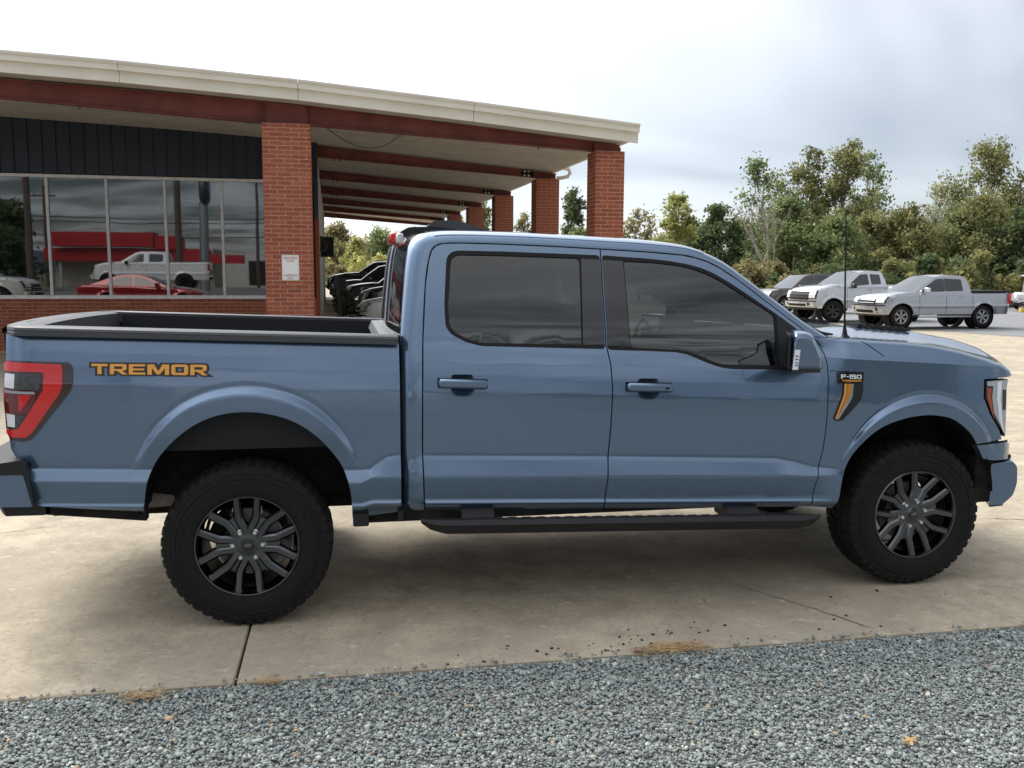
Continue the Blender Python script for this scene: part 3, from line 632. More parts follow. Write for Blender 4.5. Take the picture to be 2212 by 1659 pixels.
TREES = [
    (16.01, 55.70, 7.83, 2.10, 'dark', 'dense dark evergreen between the two nearest right hand columns', {'dens': 1.5, 'base': 0.05}),
    (13.74, 45.95, 4.67, 1.87, 'green', 'light green bush in front of the dark evergreen by the columns', {'dens': 1.09, 'base': 0.05}),
    (21.56, 58.74, 6.62, 3.38, 'brown', 'thin brownish small tree just right of the corner column', {'dens': 0.6, 'sparse': 0.35, 'base': 0.15}),
    (21.83, 52.59, 7.24, 2.92, 'yellow', 'yellow green poplar left of the tall tree group', {'dens': 1.02, 'base': 0.08}),
    (26.31, 55.83, 6.89, 3.45, 'dark', 'rounded dark green tree right of the yellow poplar', {'dens': 1.29, 'base': 0.06}),
    (25.62, 57.99, 5.86, 2.71, 'green', 'mid green tree between the yellow poplar and the rounded dark one', {'dens': 1.4, 'base': 0.06}),
    (29.12, 55.31, 9.99, 4.10, 'green', 'tall pale green tree with an airy crown behind the bare white branches', {'dens': 0.75, 'sparse': 0.35, 'base': 0.25}),
    (34.73, 60.37, 11.64, 3.95, 'olive', 'tall narrow olive tree left of the highest treetop', {'dens': 0.9, 'sparse': 0.2, 'base': 0.3}),
    (36.50, 58.01, 12.00, 4.36, 'olive', 'highest olive tree of the group behind the parked pickups', {'dens': 0.95, 'sparse': 0.2, 'base': 0.3}),
    (41.27, 61.19, 11.88, 3.88, 'green', 'airy tree on the right shoulder of the tall group with sky showing through', {'dens': 0.7, 'sparse': 0.4, 'base': 0.3}),
    (29.39, 51.19, 6.91, 4.61, 'green', 'leafy mid height tree behind the brown parked car', {'dens': 1.16, 'base': 0.05}),
    (31.06, 48.85, 5.56, 4.16, 'green', 'broad green tree behind the white pickup', {'dens': 1.36, 'base': 0.04}),
    (35.82, 52.03, 6.31, 3.50, 'olive', 'olive mid height tree behind the radio aerial', {'dens': 1.02, 'base': 0.05}),
    (36.80, 49.82, 6.64, 3.69, 'olive', 'broad olive bushy tree behind the silver pickup roof', {'dens': 1.22, 'base': 0.05}),
    (45.14, 58.44, 9.18, 3.05, 'pale', 'wispy pale tree with nearly bare twigs above the silver pickup', {'dens': 0.6, 'sparse': 0.5, 'base': 0.35, 'leaf': 0.12}),
    (40.98, 51.08, 6.34, 3.81, 'green', 'mid green bushy tree left of the big right hand tree', {'dens': 1.16, 'base': 0.04}),
    (46.19, 54.18, 11.55, 5.58, 'olive', 'big tall olive tree near the right edge with loose leafy top', {'dens': 0.95, 'sparse': 0.25, 'base': 0.25}),
    (41.79, 48.89, 7.28, 4.61, 'olive', 'dense olive undertree below the big tree near the right edge', {'dens': 1.29, 'base': 0.04}),
    (43.05, 46.63, 6.52, 3.27, 'dark', 'dark green tree cut by the right edge of the view', {'dens': 1.16, 'base': 0.05}),
    (49.71, 51.49, 8.33, 4.92, 'olive', 'olive tree just outside the right edge of the view', {'dens': 1.3, 'base': 0.05}),
    (0.11, 74.92, 6.17, 3.60, 'brown', 'brown and gold tree at the far end of the canopy wall', {'dens': 1.3, 'base': 0.05}),
    (1.62, 70.57, 4.70, 2.66, 'yellow', 'low golden tree seen under the far canopy beams', {'dens': 1.3, 'base': 0.04}),
    (3.95, 72.17, 5.57, 3.51, 'green', 'mid green tree seen under the canopy beside the cab spoiler', {'dens': 1.02, 'base': 0.05}),
    (6.96, 75.68, 5.91, 3.28, 'yellow', 'yellow green tree between the farthest canopy columns', {'dens': 1.2, 'base': 0.05}),
    (10.67, 79.06, 7.08, 3.45, 'yellow', 'pale gold tree behind the fifth column', {'dens': 1.0, 'base': 0.05}),
    (12.89, 74.58, 8.40, 2.46, 'olive', 'slender olive tree between the third and fourth columns', {'dens': 0.9, 'sparse': 0.25, 'base': 0.15}),
    (15.56, 72.05, 7.45, 2.20, 'brown', 'small tan tree between the second and third columns', {'dens': 0.8, 'sparse': 0.3, 'base': 0.1}),
    (34.58, 70.57, 6.95, 5.33, 'green', 'green tree filling the gap right of the dark rounded tree', {'dens': 0.8, 'base': 0.02}),
    (38.33, 71.91, 7.73, 5.05, 'olive', 'olive tree in the back row behind the bare white branches', {'dens': 0.8, 'base': 0.02}),
    (42.85, 73.10, 8.54, 5.60, 'green', 'green tree in the back row below the highest treetop', {'dens': 0.8, 'base': 0.02}),
    (44.26, 68.77, 7.62, 5.33, 'olive', 'olive tree in the back row right of the highest treetop', {'dens': 0.8, 'base': 0.02}),
    (48.46, 70.03, 7.15, 5.05, 'green', 'green back row tree behind the radio aerial', {'dens': 0.8, 'base': 0.02}),
    (50.51, 67.62, 7.04, 5.33, 'olive', 'olive back row tree behind the wispy pale tree', {'dens': 0.8, 'base': 0.02}),
    (54.87, 68.85, 8.87, 5.47, 'green', 'green back row tree left of the big olive tree', {'dens': 0.8, 'base': 0.02}),
    (57.77, 66.27, 8.72, 5.74, 'olive', 'olive back row tree at the right edge', {'dens': 0.8, 'base': 0.02}),
    (29.51, 75.57, 5.02, 5.17, 'green', 'low green tree in the dip behind the yellow poplar', {'dens': 0.8, 'base': 0.02}),
    (30.89, 73.29, 5.80, 4.62, 'yellow', 'yellowish back row tree between poplar and dark green tree', {'dens': 0.8, 'base': 0.02}),
    (-0.65, 89.30, 6.10, 5.19, 'olive', 'far olive tree at the left end of the view under the canopy', {'dens': 0.8, 'base': 0.02}),
    (3.06, 88.61, 5.18, 5.19, 'brown', 'far brown tree seen under the canopy', {'dens': 0.8, 'base': 0.02}),
    (6.30, 88.01, 5.43, 5.19, 'olive', 'far olive tree behind the cab spoiler', {'dens': 0.8, 'base': 0.02}),
    (10.22, 89.32, 6.01, 5.30, 'green', 'far green tree behind the rear canopy columns', {'dens': 0.8, 'base': 0.02}),
]
BUSHES = [
    (24.05, 46.08, 2.78, 4.15, 'brown'),
    (26.70, 46.60, 2.39, 4.23, 'olive'),
    (28.16, 44.30, 2.51, 4.35, 'dark'),
    (31.70, 45.68, 2.84, 4.23, 'olive'),
    (33.31, 44.36, 3.25, 4.43, 'olive'),
    (35.10, 43.01, 3.23, 4.62, 'dark'),
    (38.63, 44.39, 3.72, 4.51, 'olive'),
    (40.11, 43.10, 3.42, 4.15, 'dark'),
    (42.15, 42.72, 3.43, 4.15, 'olive'),
    (22.66, 48.37, 2.81, 4.31, 'brown'),
    (21.12, 50.69, 2.68, 4.46, 'green'),
    (1.00, 62.55, 2.86, 4.74, 'brown'),
    (4.00, 61.99, 3.04, 4.74, 'yellow'),
    (-1.44, 67.07, 2.91, 5.02, 'olive'),
]
BARE = (26.22, 48.72, 7.96)
for i, (x, y, h, w, k, lab, kw) in enumerate(TREES):
    tree((x, y, -.1), h*.95, w*1.0, k, lab, 'trees beyond the car lot', 100+i, **kw)
bare((BARE[0], BARE[1], -.1), BARE[2], 3.0, 'bare white branched tree in front of the airy green crown', 'trees beyond the car lot', 5)
def undergrowth():
    for kind in ('brown', 'olive', 'dark', 'green', 'yellow'):
        P = []; T = []; R = np.random.default_rng(len(kind)*17)
        for (x, y, h, w, k) in BUSHES:
            if k != kind: continue
            for j in range(11):
                c = np.array([x+R.normal(0, w*.36), y+R.normal(0, 1.0), R.uniform(.1, .82)*h]); r = R.uniform(.45, .95); m = 190
                q = R.normal(0, 1, (m, 3)); q /= np.linalg.norm(q, axis=1)[:, None]; q *= R.random((m, 1))**.4*r
                P.append(c+q); T.append(np.full(m, R.uniform(.4, .85))+R.normal(0, .2, m))
        P = np.concatenate(P); P[:, 2] = np.maximum(P[:, 2], -.05)
        tag(link('undergrowth', leaves_mesh('undergrowth', P, .17, LEAF[kind], np.concatenate(T), R)), kind='stuff')
undergrowth()
# rough grass in front of the trees
tag(MB().add([(10, 47, -.02), (75, 24, -.02), (110, 60, -.02), (0, 110, -.02), (-30, 66, -.02)], [(0, 1, 2, 3, 4)]).make('rough_grass', M['dirt']), kind='structure')
# distant wooded hills all round; blue distance haze is mixed into their base colour
M['hill'] = mottled('haze_blue_hill', (.035, .048, .075), (.055, .07, .10), .006, .95)
rows = [[], [], []]
for k in range(145):
    a = 2*math.pi*k/144; hgt = 34+22*math.sin(a*3+.7)+15*math.sin(a*7+2.1)+8*math.sin(a*17)+5*math.sin(a*31+1)
    hgt = max(12, hgt+16*max(0, -math.cos(a)))
    for j, (rr, f_) in enumerate(((1350, -.02), (1600, .62), (1900, 1.0))): rows[j].append((math.sin(a)*rr, math.cos(a)*rr, hgt*f_-2))
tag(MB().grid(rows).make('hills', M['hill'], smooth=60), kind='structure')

# ================================================================== PANELS
def pip(P, poly):
    x, y = P[:, 0], P[:, 1]; inside = np.zeros(len(P), bool); n = len(poly); j = n-1
    for i in range(n):
        xi, yi = poly[i]; xj, yj = poly[j]
        if yi != yj:
            c = ((yi > y) != (yj > y)) & (x < (xj-xi)*(y-yi)/(yj-yi)+xi); inside ^= c
        j = i
    return inside
def area(p): return sum(p[i][0]*p[(i+1) % len(p)][1]-p[(i+1) % len(p)][0]*p[i][1] for i in range(len(p)))*.5
def ccw(p): return list(p) if area(p) > 0 else list(p)[::-1]
def offset(poly, d):      # d > 0 shrinks
    p = [np.array(q, float) for q in ccw(poly)]; out = []
    for i in range(len(p)):
        a, b, c = p[i-1], p[i], p[(i+1) % len(p)]; e1 = b-a; e2 = c-b
        l1, l2 = np.linalg.norm(e1), np.linalg.norm(e2)
        if l1 < 1e-7 or l2 < 1e-7: out.append(tuple(b)); continue
        n1 = np.array([-e1[1], e1[0]])/l1; n2 = np.array([-e2[1], e2[0]])/l2
        n_ = n1+n2; ln = np.linalg.norm(n_)
        if ln < 1e-6: out.append(tuple(b)); continue
        n_ /= ln; out.append(tuple(b+n_*d/max(.35, n_@n1)))
    return out
def resample(poly, step):
    out = []
    for i in range(len(poly)):
        a, b = np.array(poly[i], float), np.array(poly[(i+1) % len(poly)], float); n = max(1, int(np.linalg.norm(b-a)/step))
        out += [tuple(a+(b-a)*k/n) for k in range(n)]
    return out
def panel_arrays(poly, S, step, holes=(), off=0.0, skirt=.012, rows=None, extra=None):
    """surface y = S(x,z)+off over a polygon in the x-z plane, with turned-in edges; returns verts, faces, normals"""
    outer = resample(ccw(poly), step); hs = [resample(ccw(h), step) for h in holes]
    B = np.array(outer); lo, hi = B.min(0), B.max(0)
    gx = np.arange(lo[0]+step*.5, hi[0], step); gz = np.arange(lo[1]+step*.5, hi[1], step) if rows is None else rows
    X, Z = np.meshgrid(gx, gz); X = X.copy(); X[1::2] += step*.0; G = np.stack([X.ravel(), Z.ravel()], 1)
    ok = pip(G, offset(outer, step*.45))
    for h in hs: ok &= ~pip(G, offset(h, -step*.45))
    G = G[ok]
    if extra is not None and len(extra):
        E_ = extra[pip(extra, offset(outer, .004))]
        for h in hs: E_ = E_[~pip(E_, offset(h, -.004))]
        if len(E_):
            cell = {(int(a/.006), int(b/.006)) for a, b in E_}; far_ = np.array([not any((int(a/.006)+i, int(b/.006)+j) in cell for i in (-1, 0, 1) for j in (-1, 0, 1)) for a, b in G]); G = np.concatenate([G[far_], E_])
    allv = [Vector(q) for q in outer]; edges = [(i, (i+1) % len(outer)) for i in range(len(outer))]
    for h in hs:
        b = len(allv); allv += [Vector(q) for q in h]; edges += [(b+i, b+(i+1) % len(h)) for i in range(len(h))]
    allv += [Vector(q) for q in G]
    r = delaunay_2d_cdt(allv, edges, [], 0, 1e-6)
    V2 = np.array([tuple(q) for q in r[0]]); F = np.array([f for f in r[2] if len(f) == 3])
    C = V2[F].mean(1); ok = pip(C, outer)
    for h in hs: ok &= ~pip(C, h)
    F = F[ok]
    a = V2[F]; cr_ = (a[:, 1, 0]-a[:, 0, 0])*(a[:, 2, 1]-a[:, 0, 1])-(a[:, 1, 1]-a[:, 0, 1])*(a[:, 2, 0]-a[:, 0, 0])
    F = np.where((cr_ > 0)[:, None], F, F[:, ::-1])                      # seen from -y: x right, z up -> ccw
    x, z = V2[:, 0], V2[:, 1]; y = S(x, z)+off; h = .002
    nx = (S(x+h, z)-S(x-h, z))/(2*h); nzv = (S(x, z+h)-S(x, z-h))/(2*h)
    nn = np.stack([nx, -np.ones_like(nx), nzv], 1); nn /= np.linalg.norm(nn, axis=1)[:, None]
    verts = np.stack([x, y, z], 1); faces = [tuple(f) for f in F]; norms = nn
    if skirt:
        vs = [verts]; ns = [norms]; base = len(verts)
        for loop, sg in [(outer, 1)]+[(h_, -1) for h_ in hs]:
            p = np.array(loop); n = len(p); t = np.roll(p, -1, 0)-np.roll(p, 1, 0); t /= np.linalg.norm(t, axis=1)[:, None]+1e-9
            o = np.stack([t[:, 1], -t[:, 0]], 1)*sg; yy = S(p[:, 0], p[:, 1])+off
            top = np.stack([p[:, 0], yy, p[:, 1]], 1); bot = top+np.array([0, skirt, 0]); on = np.stack([o[:, 0], np.full(n, -.25), o[:, 1]], 1); on /= np.linalg.norm(on, axis=1)[:, None]
            vs += [top, bot]; ns += [on, on]
            for i in range(n):
                j = (i+1) % n; q = (base+j, base+i, base+n+i, base+n+j); faces.append(q if sg > 0 else q[::-1])
            base += 2*n
        verts = np.concatenate(vs); norms = np.concatenate(ns)
    return verts, faces, norms
def panel(name, poly, S, mat, parent, step=.03, holes=(), off=0.0, skirt=.012, sides=(1, -1), cy=1.0, yshift=0.0, rows=None, extra=None):
    v, f, n = panel_arrays(poly, S, step, holes, off, skirt, rows, extra); out = []
    for s in sides:
        if s > 0: vv, ff, nn = v, f, n
        else:
            vv = v*np.array([1, -1, 1])+np.array([0, 2*cy, 0]); nn = n*np.array([1, -1, 1]); ff = [q[::-1] for q in f]
        out.append(link(name, mesh(name, vv+np.array([0, yshift, 0]), ff, mat, normals=nn), None, parent))
    return out

# ================================================================== OTHER VEHICLES (generic builder, own proportions per kind)
def simple_wheel(R_, w_, mat_rim, nsp, parent, loc, far_side, rot=0.0, steer=0.0):
    rr = R_*.62
    q = MB().lathe([(rr, .02), (rr*1.06, .004), (R_*.86, 0), (R_*.95, .016), (R_, .05), (R_, w_-.05), (R_*.95, w_-.016), (R_*.86, w_), (rr, w_-.02)], 32)
    q.lathe([(rr, .02), (rr*.97, .05), (rr*.97, w_-.03)], 32)
    wh = q.make('wheel', M['rubber'], parent, 40, loc, (math.pi if far_side else 0)+steer)
    s = MB().lathe([(rr*1.02, .012), (rr*.99, .006), (rr*.93, .02), (rr*.93, .06)], 32); s.lathe([(.001, .028), (rr*.22, .028), (rr*.26, .05)], 16)
    for k in range(nsp):
        a = rot+2*math.pi*k/nsp
        for (u0, v0, u1, v1, hw_) in ((.12*rr, 0, .95*rr, -.13*rr, .055*rr), (.12*rr, 0, .95*rr, .13*rr, .055*rr)):
            c, sn = math.cos(a), math.sin(a); pts = []
            for (u, v_, wd) in ((u0, v0, hw_*1.3), (u1, v1, hw_)): pts += [(u, v_-wd), (u, v_+wd)]
            P = [(pts[0]), (pts[2]), (pts[3]), (pts[1])]; P = [(u*c-v_*sn, u*sn+v_*c) for u, v_ in P]
            s.prism(P, .022, .045)
    s.make('rim', mat_rim, wh, 40)
    MB().lathe([(.001, .075), (rr*.94, .075)], 24).make('brake_disc', M['under'], wh)
    return wh
def vehicle(name, label, cat, group, loc, rz, sp, paint, detail=True, rim=None, bed_cover=None):
    t = tag(empty(name, loc, rz), label, cat, group)
    AK = sp.get('arch', 1.2); hw, wb, R_ = sp['hw'], sp['wb'], sp['R']; top = sp['top']; cab = sp['cab']; zb = sp['zb']; xr, xf = top[0][0], top[-1][0]
    tx = np.array([p[0] for p in top]); xmax, xmin = tx.max(), tx.min()
    ztop = lambda x: np.interp(x, [p[0] for p in sp['line']], [p[1] for p in sp['line']])
    def S(x, z):
        y = .03*np.clip((.75-z)/.3, 0, 1)**2+.035*np.clip((z-.85)/.4, 0, 1)**1.5
        y = y+.07*np.clip((z-ztop(x)+.07)/.07, 0, 1)**2
        y = y+.14*np.clip((x-(xmax-.55))/.55, 0, 1)**2.4+.10*np.clip(((xmin+.25)-x)/.25, 0, 1)**2
        for ax in (0, wb):
            d = np.hypot(x-ax, z-R_); y = y-.030*np.clip(1-np.abs(d-R_*AK)/(R_*.26), 0, 1)**.7*np.clip((z-.35)/.2, 0, 1)
        y = y-.034*np.exp(-((z-sp['crease'])/.055)**2)*np.clip((xmax-.7-x)/.3, 0, 1)
        return y+.03
    bz, rz_ = sp['line'][0][1], max(p[1] for p in cab)
    belt = sp['belt']
    def SC_(x, z): return .085+.03+sp.get('tumble', .2)*np.clip((z-belt)/(rz_-belt), -.2, 1.1)**1.0
    def arch(ax): return [(ax+R_*AK*math.cos(a), max(zb, R_+R_*AK*math.sin(a))) for a in np.linspace(-.42, math.pi+.42, 23)]
    poly = list(top)+[(xf-.02, zb)]+arch(wb)+arch(0)+[(xr+.02, zb)]
    panel('body_side', poly, S, paint, t, .06, skirt=.03, cy=hw, yshift=-hw)
    cpoly = list(cab)
    panel('cab_side', cpoly+[(cab[-1][0], belt-.04), (cab[0][0], belt-.04)], SC_, paint, t, .06, holes=[], skirt=.03, cy=hw, yshift=-hw)
    for i, wpoly in enumerate(sp['windows']): panel('side_window', rounded(wpoly, .05, 3), SC_, M['glass_car'], t, .08, off=-.006, skirt=.008, cy=hw, yshift=-hw)
    FR = [-1, -.985, -.93, -.75, -.4, 0, .4, .75, .93, .985, 1]
    def loft(pts, sf, crown, xb, names):
        rows = []
        for (x, z) in pts:
            s_ = float(sf(np.array([x]), np.array([z]))[0]); yh = hw-s_
            k = np.clip((x-(xmax-.6))/.6, 0, 1); r = []
            for f_ in FR: r.append((x+xb*k*(1-f_*f_), f_*yh, z+crown*(1-abs(f_)**2.6)))
            rows.append(r)
        return rows
    g = loft(top, S, .03, .16, None); MB().grid([r[::-1] for r in g]).make('body_top', paint, t, 50)
    k0, k1 = sp['glass_idx']           # cab outline points: rear glass between 0..k0, roof k0..k1, windscreen k1..end
    gc = loft(cab, SC_, .03, 0, None)
    MB().grid([r[::-1] for r in gc[k0:k1+1]]).make('roof', paint, t, 50)
    wmb = MB().grid([r[::-1] for r in gc[k1:]]); wmb.make('windscreen', M['glass_wind'], t, 50)
    MB().grid([r[::-1] for r in gc[:k0+1]]).make('rear_window', M['glass_car'], t, 50)
    MB().box(xmin+.1, xmax-.2, -hw+.12, hw-.12, zb+.02, .62).make('underbody', M['under'], t)
    wy = hw-.04
    for (ax, rot) in ((0, .2), (wb, .5)):
        for sd in (1, -1):
            simple_wheel(R_, .25, rim or M['silver_trim'], sp.get('spokes', 6), t, (ax, -wy*sd, R_), sd < 0, rot, sp.get('steer', 0) if ax else 0)
            b = MB().lathe([(R_*(AK-.01), .0), (R_*(AK-.01), .35)], 24, c=(ax, (-hw+.07) if sd > 0 else hw-.42, R_)); b.make('wheel_well', M['gap_black'], t)
    # front: grille, lamps, bumper
    def patch(nm, mat, y0, y1, z0, z1, d, sides=(1,), nzr=3):
        def X(z, y):
            xs_ = [p for p in top if p[0] > wb+.3]; zz = [p[1] for p in xs_][::-1]; xx = [p[0] for p in xs_][::-1]
            x = float(np.interp(z, zz, xx)); yh = hw-float(S(np.array([x]), np.array([z]))[0]); return x+.16*np.clip((x-(xmax-.6))/.6, 0, 1)*(1-min(1, (y/yh)**2))
        for s_ in sides:
            q = MB(); ys_ = np.linspace(y0, y1, 6); zs_ = np.linspace(z0, z1, nzr); rows = [[(X(z, y)+d, y*s_, z) for y in ys_] for z in zs_]; back = [[(X(z, y)-.05, y*s_, z) for y in ys_] for z in zs_]
            q.grid(rows if s_ > 0 else [r[::-1] for r in rows])
            for (A, B_) in ((rows[0], back[0]), (rows[-1], back[-1]), ([r[0] for r in rows], [r[0] for r in back]), ([r[-1] for r in rows], [r[-1] for r in back])): q.grid([A, B_])
            q.make(nm, mat, t)
    G = sp['front']
    patch('grille', M['decal_black'] if not G.get('chrome') else M['under'], -G['gw'], G['gw'], G['gz'][0], G['gz'][1], .02, nzr=5)
    if detail:
        for i in range(G.get('bars', 3)):
            z = G['gz'][0]+(G['gz'][1]-G['gz'][0])*(i+.6)/(G.get('bars', 3)+.2); patch('grille_bar', M['silver_trim'] if G.get('chrome') else M['satin_black'], -G['gw']*.95, G['gw']*.95, z-.018, z+.018, .035, nzr=2)
    patch('lamp_surround', M['gloss_black'], G['gw']-.01, hw*.93, G['lz'][0]-.025, G['lz'][1]+.02, .014, (1, -1))
    patch('bumper_gap', M['gap_black'], -hw*.92, hw*.92, G['bz'][1]+.004, G['bz'][1]+.035, .045, nzr=2)
    patch('front_valance', M['black_plastic'], -hw*.9, hw*.9, zb-.06, G['bz'][0]-.004, .03, nzr=2)
    patch('headlight', M['clear_lens'], G['gw']+.02, hw*.9, G['lz'][0], G['lz'][1], .022, (1, -1))
    patch('bumper', sp.get('bumper_mat') or paint, -hw*.93, hw*.93, G['bz'][0], G['bz'][1], .07, nzr=4)
    patch('bumper_opening', M['gap_black'], -G['gw']*.9, G['gw']*.9, G['bz'][0]+.05, G['bz'][0]+.14, .08)
    patch('fog_lamp', M['gap_black'], hw*.62, hw*.84, G['bz'][0]+.05, G['bz'][1]-.03, .08, (1, -1))
    for s_ in (1, -1):
        mx, mz = sp['mirror']; q = MB().box(mx-.05, mx+.10, s_*(hw+.02)-.1, s_*(hw+.02)+.11, mz-.08, mz+.10, .03); q.make('mirror', sp.get('mirror_mat') or paint, t, 40)
        for hx in sp.get('handles', ()): MB().box(hx-.10, hx+.10, s_*(hw-.055)-.03, s_*(hw-.055)+.03, belt-.16, belt-.125, .008).make('door_handle', sp.get('handle_mat') or paint, t, 40)
        q = MB().box(xmin-.015, xmin+.09, s_*(hw-.17)-.08, s_*(hw-.17)+.13, sp['tail'][0], sp['tail'][1], .02); q.make('tail_light', M['red_lens'], t, 40)
        for dx in sp.get('cuts', ()): panel('door_gap', [(dx-.006, zb+.06), (dx+.006, zb+.06), (dx+.006, belt-.02), (dx-.006, belt-.02)], S, M['gap_black'], t, .1, off=-.003, skirt=.003, sides=(s_,), cy=hw, yshift=-hw)
        if sp.get('step'): MB().box(.55, wb-.6, s_*(hw-.02)-.09, s_*(hw-.02)+.09, .36, .42, .02).make('running_board', M['silver_trim'], t, 40)
    if bed_cover:
        xa, xb = bed_cover; MB().box(xa, xb, -hw+.06, hw-.06, belt+.0, belt+.075, .02).make('bed_cover', M['black_plastic'], t, 40)
    return t
F150 = dict(hw=1.0, wb=3.68, R=.40, zb=.50, belt=1.38, crease=.82, top=[(-1.2, .62), (-1.22, .95), (-1.2, 1.36), (-1.17, 1.40), (.74, 1.39), (1.6, 1.385), (3.05, 1.40), (3.3, 1.40), (3.8, 1.36), (4.2, 1.27), (4.38, 1.19), (4.44, 1.10), (4.48, .95), (4.48, .62), (4.38, .5)],
            line=[(-1.2, 1.40), (.74, 1.39), (3.05, 1.40), (3.8, 1.36), (4.2, 1.27), (4.44, 1.10)], cab=[(.78, 1.36), (.80, 1.6), (.88, 1.86), (.97, 1.93), (1.5, 1.95), (2.1, 1.94), (2.36, 1.89), (2.75, 1.65), (3.12, 1.39)], glass_idx=(2, 6), tumble=.22,
            windows=[[(1.98, 1.42), (1.98, 1.83), (2.33, 1.81), (2.80, 1.50), (2.86, 1.38), (2.5, 1.38)], [(1.04, 1.46), (1.04, 1.82), (1.72, 1.84), (1.72, 1.42), (1.16, 1.42)]], front=dict(gw=.60, gz=(.82, 1.20), lz=(.90, 1.17), bz=(.53, .75), bars=3),
            mirror=(2.78, 1.36), handles=(1.1, 2.05), tail=(.98, 1.33), cuts=(.86, 1.85, 3.05))
RANGER = dict(hw=.93, wb=3.22, R=.385, zb=.46, belt=1.20, crease=.75, top=[(-1.05, .58), (-1.1, .85), (-1.07, 1.18), (-1.04, 1.21), (.45, 1.20), (1.6, 1.19), (2.65, 1.19), (2.95, 1.19), (3.4, 1.15), (3.72, 1.07), (3.84, .98), (3.88, .85), (3.88, .58), (3.78, .44)],
            line=[(-1.1, 1.21), (.45, 1.20), (2.65, 1.19), (3.4, 1.15), (3.72, 1.07), (3.84, .98)], cab=[(.46, 1.18), (.5, 1.45), (.62, 1.70), (.75, 1.76), (1.1, 1.785), (1.5, 1.78), (1.82, 1.73), (2.3, 1.46), (2.74, 1.18)], glass_idx=(2, 6), tumble=.20,
            windows=[[(1.50, 1.24), (1.50, 1.68), (1.80, 1.65), (2.3, 1.36), (2.42, 1.22)], [(.78, 1.26), (.80, 1.65), (1.485, 1.68), (1.485, 1.24)]], front=dict(gw=.5, gz=(.80, 1.0), lz=(.86, 1.03), bz=(.46, .74), bars=2, chrome=True),
            mirror=(2.3, 1.27), mirror_mat=M['chrome'], handles=(.92, 1.78), tail=(.82, 1.17), cuts=(.45, 1.5, 2.55), step=True, spokes=6)
SUV = dict(hw=.98, wb=3.0, R=.385, zb=.42, belt=1.14, crease=.72, top=[(-.95, .5), (-1.0, .8), (-.96, 1.12), (-.9, 1.15), (.5, 1.15), (1.6, 1.15), (2.55, 1.16), (2.9, 1.17), (3.35, 1.12), (3.68, 1.03), (3.80, .92), (3.84, .75), (3.83, .5), (3.75, .42)],
            line=[(-1.0, 1.15), (2.55, 1.16), (3.35, 1.12), (3.68, 1.03), (3.8, .92)], cab=[(-.9, 1.12), (-.82, 1.5), (-.68, 1.76), (-.5, 1.82), (.6, 1.86), (1.5, 1.83), (1.85, 1.76), (2.3, 1.45), (2.7, 1.14)], glass_idx=(2, 6), tumble=.2,
            windows=[[(1.42, 1.2), (1.42, 1.72), (1.82, 1.68), (2.3, 1.32), (2.38, 1.18)], [(.4, 1.2), (.4, 1.75), (1.34, 1.74), (1.34, 1.2)], [(-.65, 1.24), (-.55, 1.7), (.32, 1.75), (.32, 1.22)]], front=dict(gw=.52, gz=(.72, .98), lz=(.80, 1.0), bz=(.46, .66), bars=2, chrome=True),
            mirror=(2.25, 1.22), handles=(.5, 1.5), tail=(.85, 1.3), cuts=(.36, 1.38, 2.42))
SEDAN = dict(hw=.92, wb=2.83, R=.34, zb=.30, belt=.98, crease=.62, top=[(-1.0, .42), (-1.08, .75), (-1.0, 1.0), (-.9, 1.05), (-.4, 1.05), (.8, 1.0), (2.1, .97), (2.4, .97), (2.95, .89), (3.4, .78), (3.6, .66), (3.66, .5), (3.6, .32)],
            line=[(-1.08, 1.05), (-.4, 1.05), (.8, 1.0), (2.1, .97), (2.95, .89), (3.4, .78), (3.6, .66)], cab=[(-.75, 1.02), (-.3, 1.18), (.15, 1.35), (.55, 1.43), (.9, 1.45), (1.2, 1.42), (1.5, 1.34), (1.95, 1.12), (2.3, .96)], glass_idx=(2, 6), tumble=.22,
            windows=[[(.98, 1.02), (.98, 1.36), (1.35, 1.32), (1.9, 1.04)], [(-.05, 1.06), (.25, 1.28), (.6, 1.37), (.9, 1.37), (.9, 1.02)]], front=dict(gw=.45, gz=(.42, .62), lz=(.60, .70), bz=(.34, .46), bars=2), mirror=(1.85, 1.04), handles=(.3, 1.25), tail=(.75, .95), cuts=(.1, .94, 2.0), spokes=5)
P_ = {k: car_paint(k+'_paint', c, m_, .30) for k, c, m_ in (('silver', (.40, .41, .435), .7), ('white', (.78, .78, .77), 0), ('brown', (.085, .06, .055), .5), ('black', (.010, .010, .011), .2), ('grey', (.06, .062, .065), .5), ('red', (.35, .012, .02), .3), ('bright_silver', (.58, .59, .61), .5))}
def heading(deg, x, y, z=0.0): return ((x, y, z), RAD(180-deg))     # nose pointing left, turned away by deg
GL = 'vehicles parked on the gravel lot'
F_b = dict(F150, arch=1.27, mirror_mat=M['gloss_black'], steer=RAD(-16), handles=(2.05,), windows=[F150['windows'][0], [(1.42, 1.44), (1.42, 1.81), (1.88, 1.83), (1.88, 1.42)]], cab=[(1.18, 1.36), (1.20, 1.6), (1.28, 1.86), (1.37, 1.93), (1.7, 1.95), (2.1, 1.94), (2.36, 1.89), (2.75, 1.65), (3.12, 1.39)], cuts=(1.24, 1.95, 3.05))
LOT = [('pickup', 'silver white extended cab pickup with black grille and turned front wheel', 'pickup', 'F_b', 'bright_silver', 8, 19.0, 29.6, 0),
       ('pickup', 'silver crew cab pickup with chrome grille and flat black bed cover', 'pickup', 'RANGER', 'silver', 15, 23.6, 25.2, 0),
       ('suv', 'dark brown parked car left of the white pickup', 'car', 'SUV', 'brown', 8, 19.2, 33.2, 0),
       ('suv', 'white roofed car farthest left in the lot, mostly behind the blue truck', 'car', 'SUV', 'white', 5, 18.6, 36.6, 0)]
